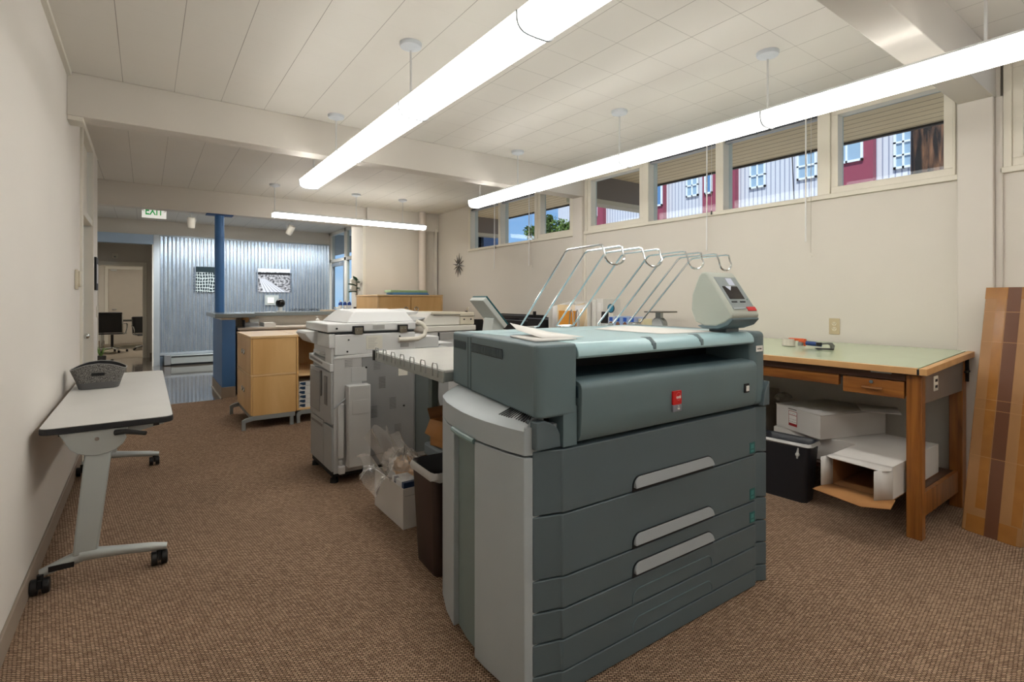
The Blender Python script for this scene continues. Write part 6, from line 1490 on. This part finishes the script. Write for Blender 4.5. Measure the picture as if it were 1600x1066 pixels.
for i in range(4):
    y = 3.495 - i*0.088; cl = [(186, 200, 224), (150, 176, 216), (150, 176, 216), (160, 172, 210)][i]
    pos = ['nearest the binders', 'second from the binders', 'third from the binders', 'nearest the scale'][i]
    o = thing('product_box', 'small pale blue product box, %s' % pos, 'box', (3.72, y-0.04, 0.951), group='small product boxes on the side counter')
    h_ = 0.205 + 0.005*(i % 2)
    build(MB().box(3.66, y-0.082, 0.951, 3.80, y, 0.951+h_), 'carton', mat('pale_blue_carton_%d' % i, cl, 0.45), o, bevel=0.002)
    build(MB().box(3.6585, y-0.06, 1.115, 3.66, y-0.02, 1.152), 'blue_print', mat('print_blue', (40, 90, 190), 0.4), o)
    build(MB().prism([(y-0.075, 1.06), (y-0.01, 1.06), (y-0.02, 1.10), (y-0.045, 1.115), (y-0.065, 1.09)], 3.6585, 3.66, 'x'), 'brown_print', mat('print_brown', (128, 92, 74), 0.5), o)
tag(build(MB().box(3.68, 3.075, 0.951, 3.80, 3.135, 1.145), 'cream_box', mat('cream_carton', (224, 214, 180), 0.5), bevel=0.002), 'narrow cream carton between the blue boxes and the scale', 'box')
# postal scale standing on the side counter
scl = thing('postal_scale', 'small grey postal scale with flat pan and round dial on the side counter', 'scale', (4.07, 3.19, 0.951))
z = 0.951
build(MB().box(3.98, 3.10, z+0.001, 4.16, 3.28, z+0.06), 'base', steel_m, scl, bevel=0.006)
build(MB().prism([(3.19 + 0.075*math.cos(R(a)), z+0.125 + 0.075*math.sin(R(a))) for a in range(0, 360, 15)], 4.02, 4.08, 'x'), 'dial_housing', steel_m, scl, bevel=0.003)
build(MB().prism([(3.19 + 0.062*math.cos(R(a)), z+0.125 + 0.062*math.sin(R(a))) for a in range(0, 360, 15)], 4.016, 4.02, 'x'), 'dial', mat('dial_face', (196, 200, 200), 0.3), scl)
build(MB().box(4.03, 3.16, z+0.19, 4.07, 3.22, z+0.245), 'pan_support', steel_m, scl)
build(MB().box(3.95, 3.085, z+0.245, 4.19, 3.295, z+0.258), 'pan', mat('dull_pan', (112, 108, 100), 0.4, metal=0.6), scl, bevel=0.003)
tp_ = thing('tape_dispenser', 'black desk tape dispenser tilted behind the white sheet', 'tape dispenser', (3.72, 2.35, tzt(3.72)))
z = tzt(3.72) + 0.003
build(MB().box(3.66, 2.28, z+0.001, 3.78, 2.46, z+0.11), 'body', black_m, tp_, bevel=0.01)
build(MB().tube([(3.70, 2.46, z+0.11), (3.70, 2.41, z+0.17), (3.70, 2.33, z+0.185)], [0.014, 0.017, 0.013], 8).tube([(3.70, 2.42, z+0.14), (3.70, 2.34, z+0.145), (3.70, 2.29, z+0.14)], [0.014, 0.014, 0.01], 8), 'arm', black_m, tp_)

# ================================================================ FAR ROOM furniture
mt = thing('glass_table', 'dark edged glass meeting table in the far room', 'table', (-0.2, 17.3, 0))
build(MB().box(-1.1, 16.9, 0.735, 0.8, 17.9, 0.75), 'table_top', glass_mat('table_glass', (170, 186, 184), 0.3), mt)
build(MB().box(-1.1, 16.885, 0.73, 0.8, 16.9, 0.755), 'front_edge', blackm_m, mt)
for x in (-0.95, 0.65): build(MB().cyl((x, 17.1, 0), (x, 17.1, 0.735), 0.025), 'leg', chrome_m, mt); build(MB().cyl((x, 17.7, 0), (x, 17.7, 0.735), 0.025), 'leg', chrome_m, mt)
oc_ = thing('office_chair', 'black ribbed office chair with chrome arms facing the glass table', 'chair', (0, 0, 0), M=Matrix.Identity(4))
m = MB(); m.grid(lambda u, v_: (-0.24+0.48*u, -0.20 - 0.05*v_ + 0.02*math.cos((u-0.5)*3), 0.50 + 0.46*v_ + 0.006*math.sin(v_*60)), 6, 60); build(m, 'backrest', mat('ribbed_black_leather', (20, 20, 22), 0.35), oc_, solid=0.02)
build(MB().tube([(-0.24, -0.255, 0.975), (0.24, -0.255, 0.975)], 0.026, 8), 'head_roll', black_m, oc_)
m = MB(); m.grid(lambda u, v_: (-0.24+0.48*u, -0.20+0.44*v_, 0.47 + 0.006*math.sin(v_*55) - 0.02*v_*v_), 6, 50); build(m, 'seat', mat('ribbed_black_leather', (20, 20, 22), 0.35), oc_, solid=0.02)
for s_ in (-1, 1):
    build(MB().tube([(s_*0.25, -0.26, 0.98), (s_*0.25, -0.22, 0.52), (s_*0.25, -0.17, 0.46), (s_*0.25, 0.22, 0.45)], 0.012, 6), 'side_frame', chrome_m, oc_)
    build(MB().tube([(s_*0.26, -0.24, 0.72), (s_*0.29, -0.10, 0.72), (s_*0.29, 0.06, 0.70), (s_*0.28, 0.10, 0.60), (s_*0.26, 0.06, 0.47)], 0.013, 6), 'armrest', chrome_m, oc_)
build(MB().cyl((0, 0, 0.12), (0, 0, 0.44), 0.03), 'gas_lift', black_m, oc_)
m = MB()
for k in range(5):
    a = R(72*k+18); m.tube([(0, 0, 0.12), (0.30*math.cos(a), 0.30*math.sin(a), 0.075)], [0.026, 0.014], 6)
build(m, 'star_base', chrome_m, oc_)
for k in range(5):
    a = R(72*k+18); x, y = 0.30*math.cos(a), 0.30*math.sin(a); build(MB().cyl((x-0.02, y, 0.03), (x+0.02, y, 0.03), 0.03, n=12), 'caster', black_m, oc_)
oc_.matrix_basis = Matrix.Translation((-0.68, 16.05, 0)) @ Matrix.Rotation(R(-8), 4, 'Z')
c3 = dup(oc_, Matrix.Translation((-0.02, 16.5, 0)) @ Matrix.Rotation(R(-165), 4, 'Z') @ Matrix.Diagonal((0.9, 0.9, 0.86, 1)), 'second black office chair turned sideways, right of the ribbed one')
gp = thing('potted_grass', 'low green grassy plant by the far doorway on the left', 'plant', (-0.93, 13.3, 0))
build(MB().lathe([(0.06, 0.0), (0.08, 0.02), (0.09, 0.16), (0.08, 0.16), (0.07, 0.13)], (-0.75, 13.4, 0), 14), 'pot', mat('dark_pot', (60, 56, 52), 0.5), gp)
m = MB(); rnd = random.Random(2)
for i in range(40):
    a = rnd.uniform(0, 6.28); l_ = rnd.uniform(0.10, 0.18); h_ = rnd.uniform(0.10, 0.24)
    m.tube([(-0.75, 13.4, 0.14), (-0.75+0.4*l_*math.cos(a), 13.4+0.4*l_*math.sin(a), 0.15+h_*0.8), (-0.75+l_*math.cos(a), 13.4+l_*math.sin(a), 0.14+h_*0.7)], [0.003, 0.003, 0.001], 3)
tag(build(m, 'grass_blades', mat('grass_green', (110, 140, 70), 0.6), gp), None, None, None, 'stuff')
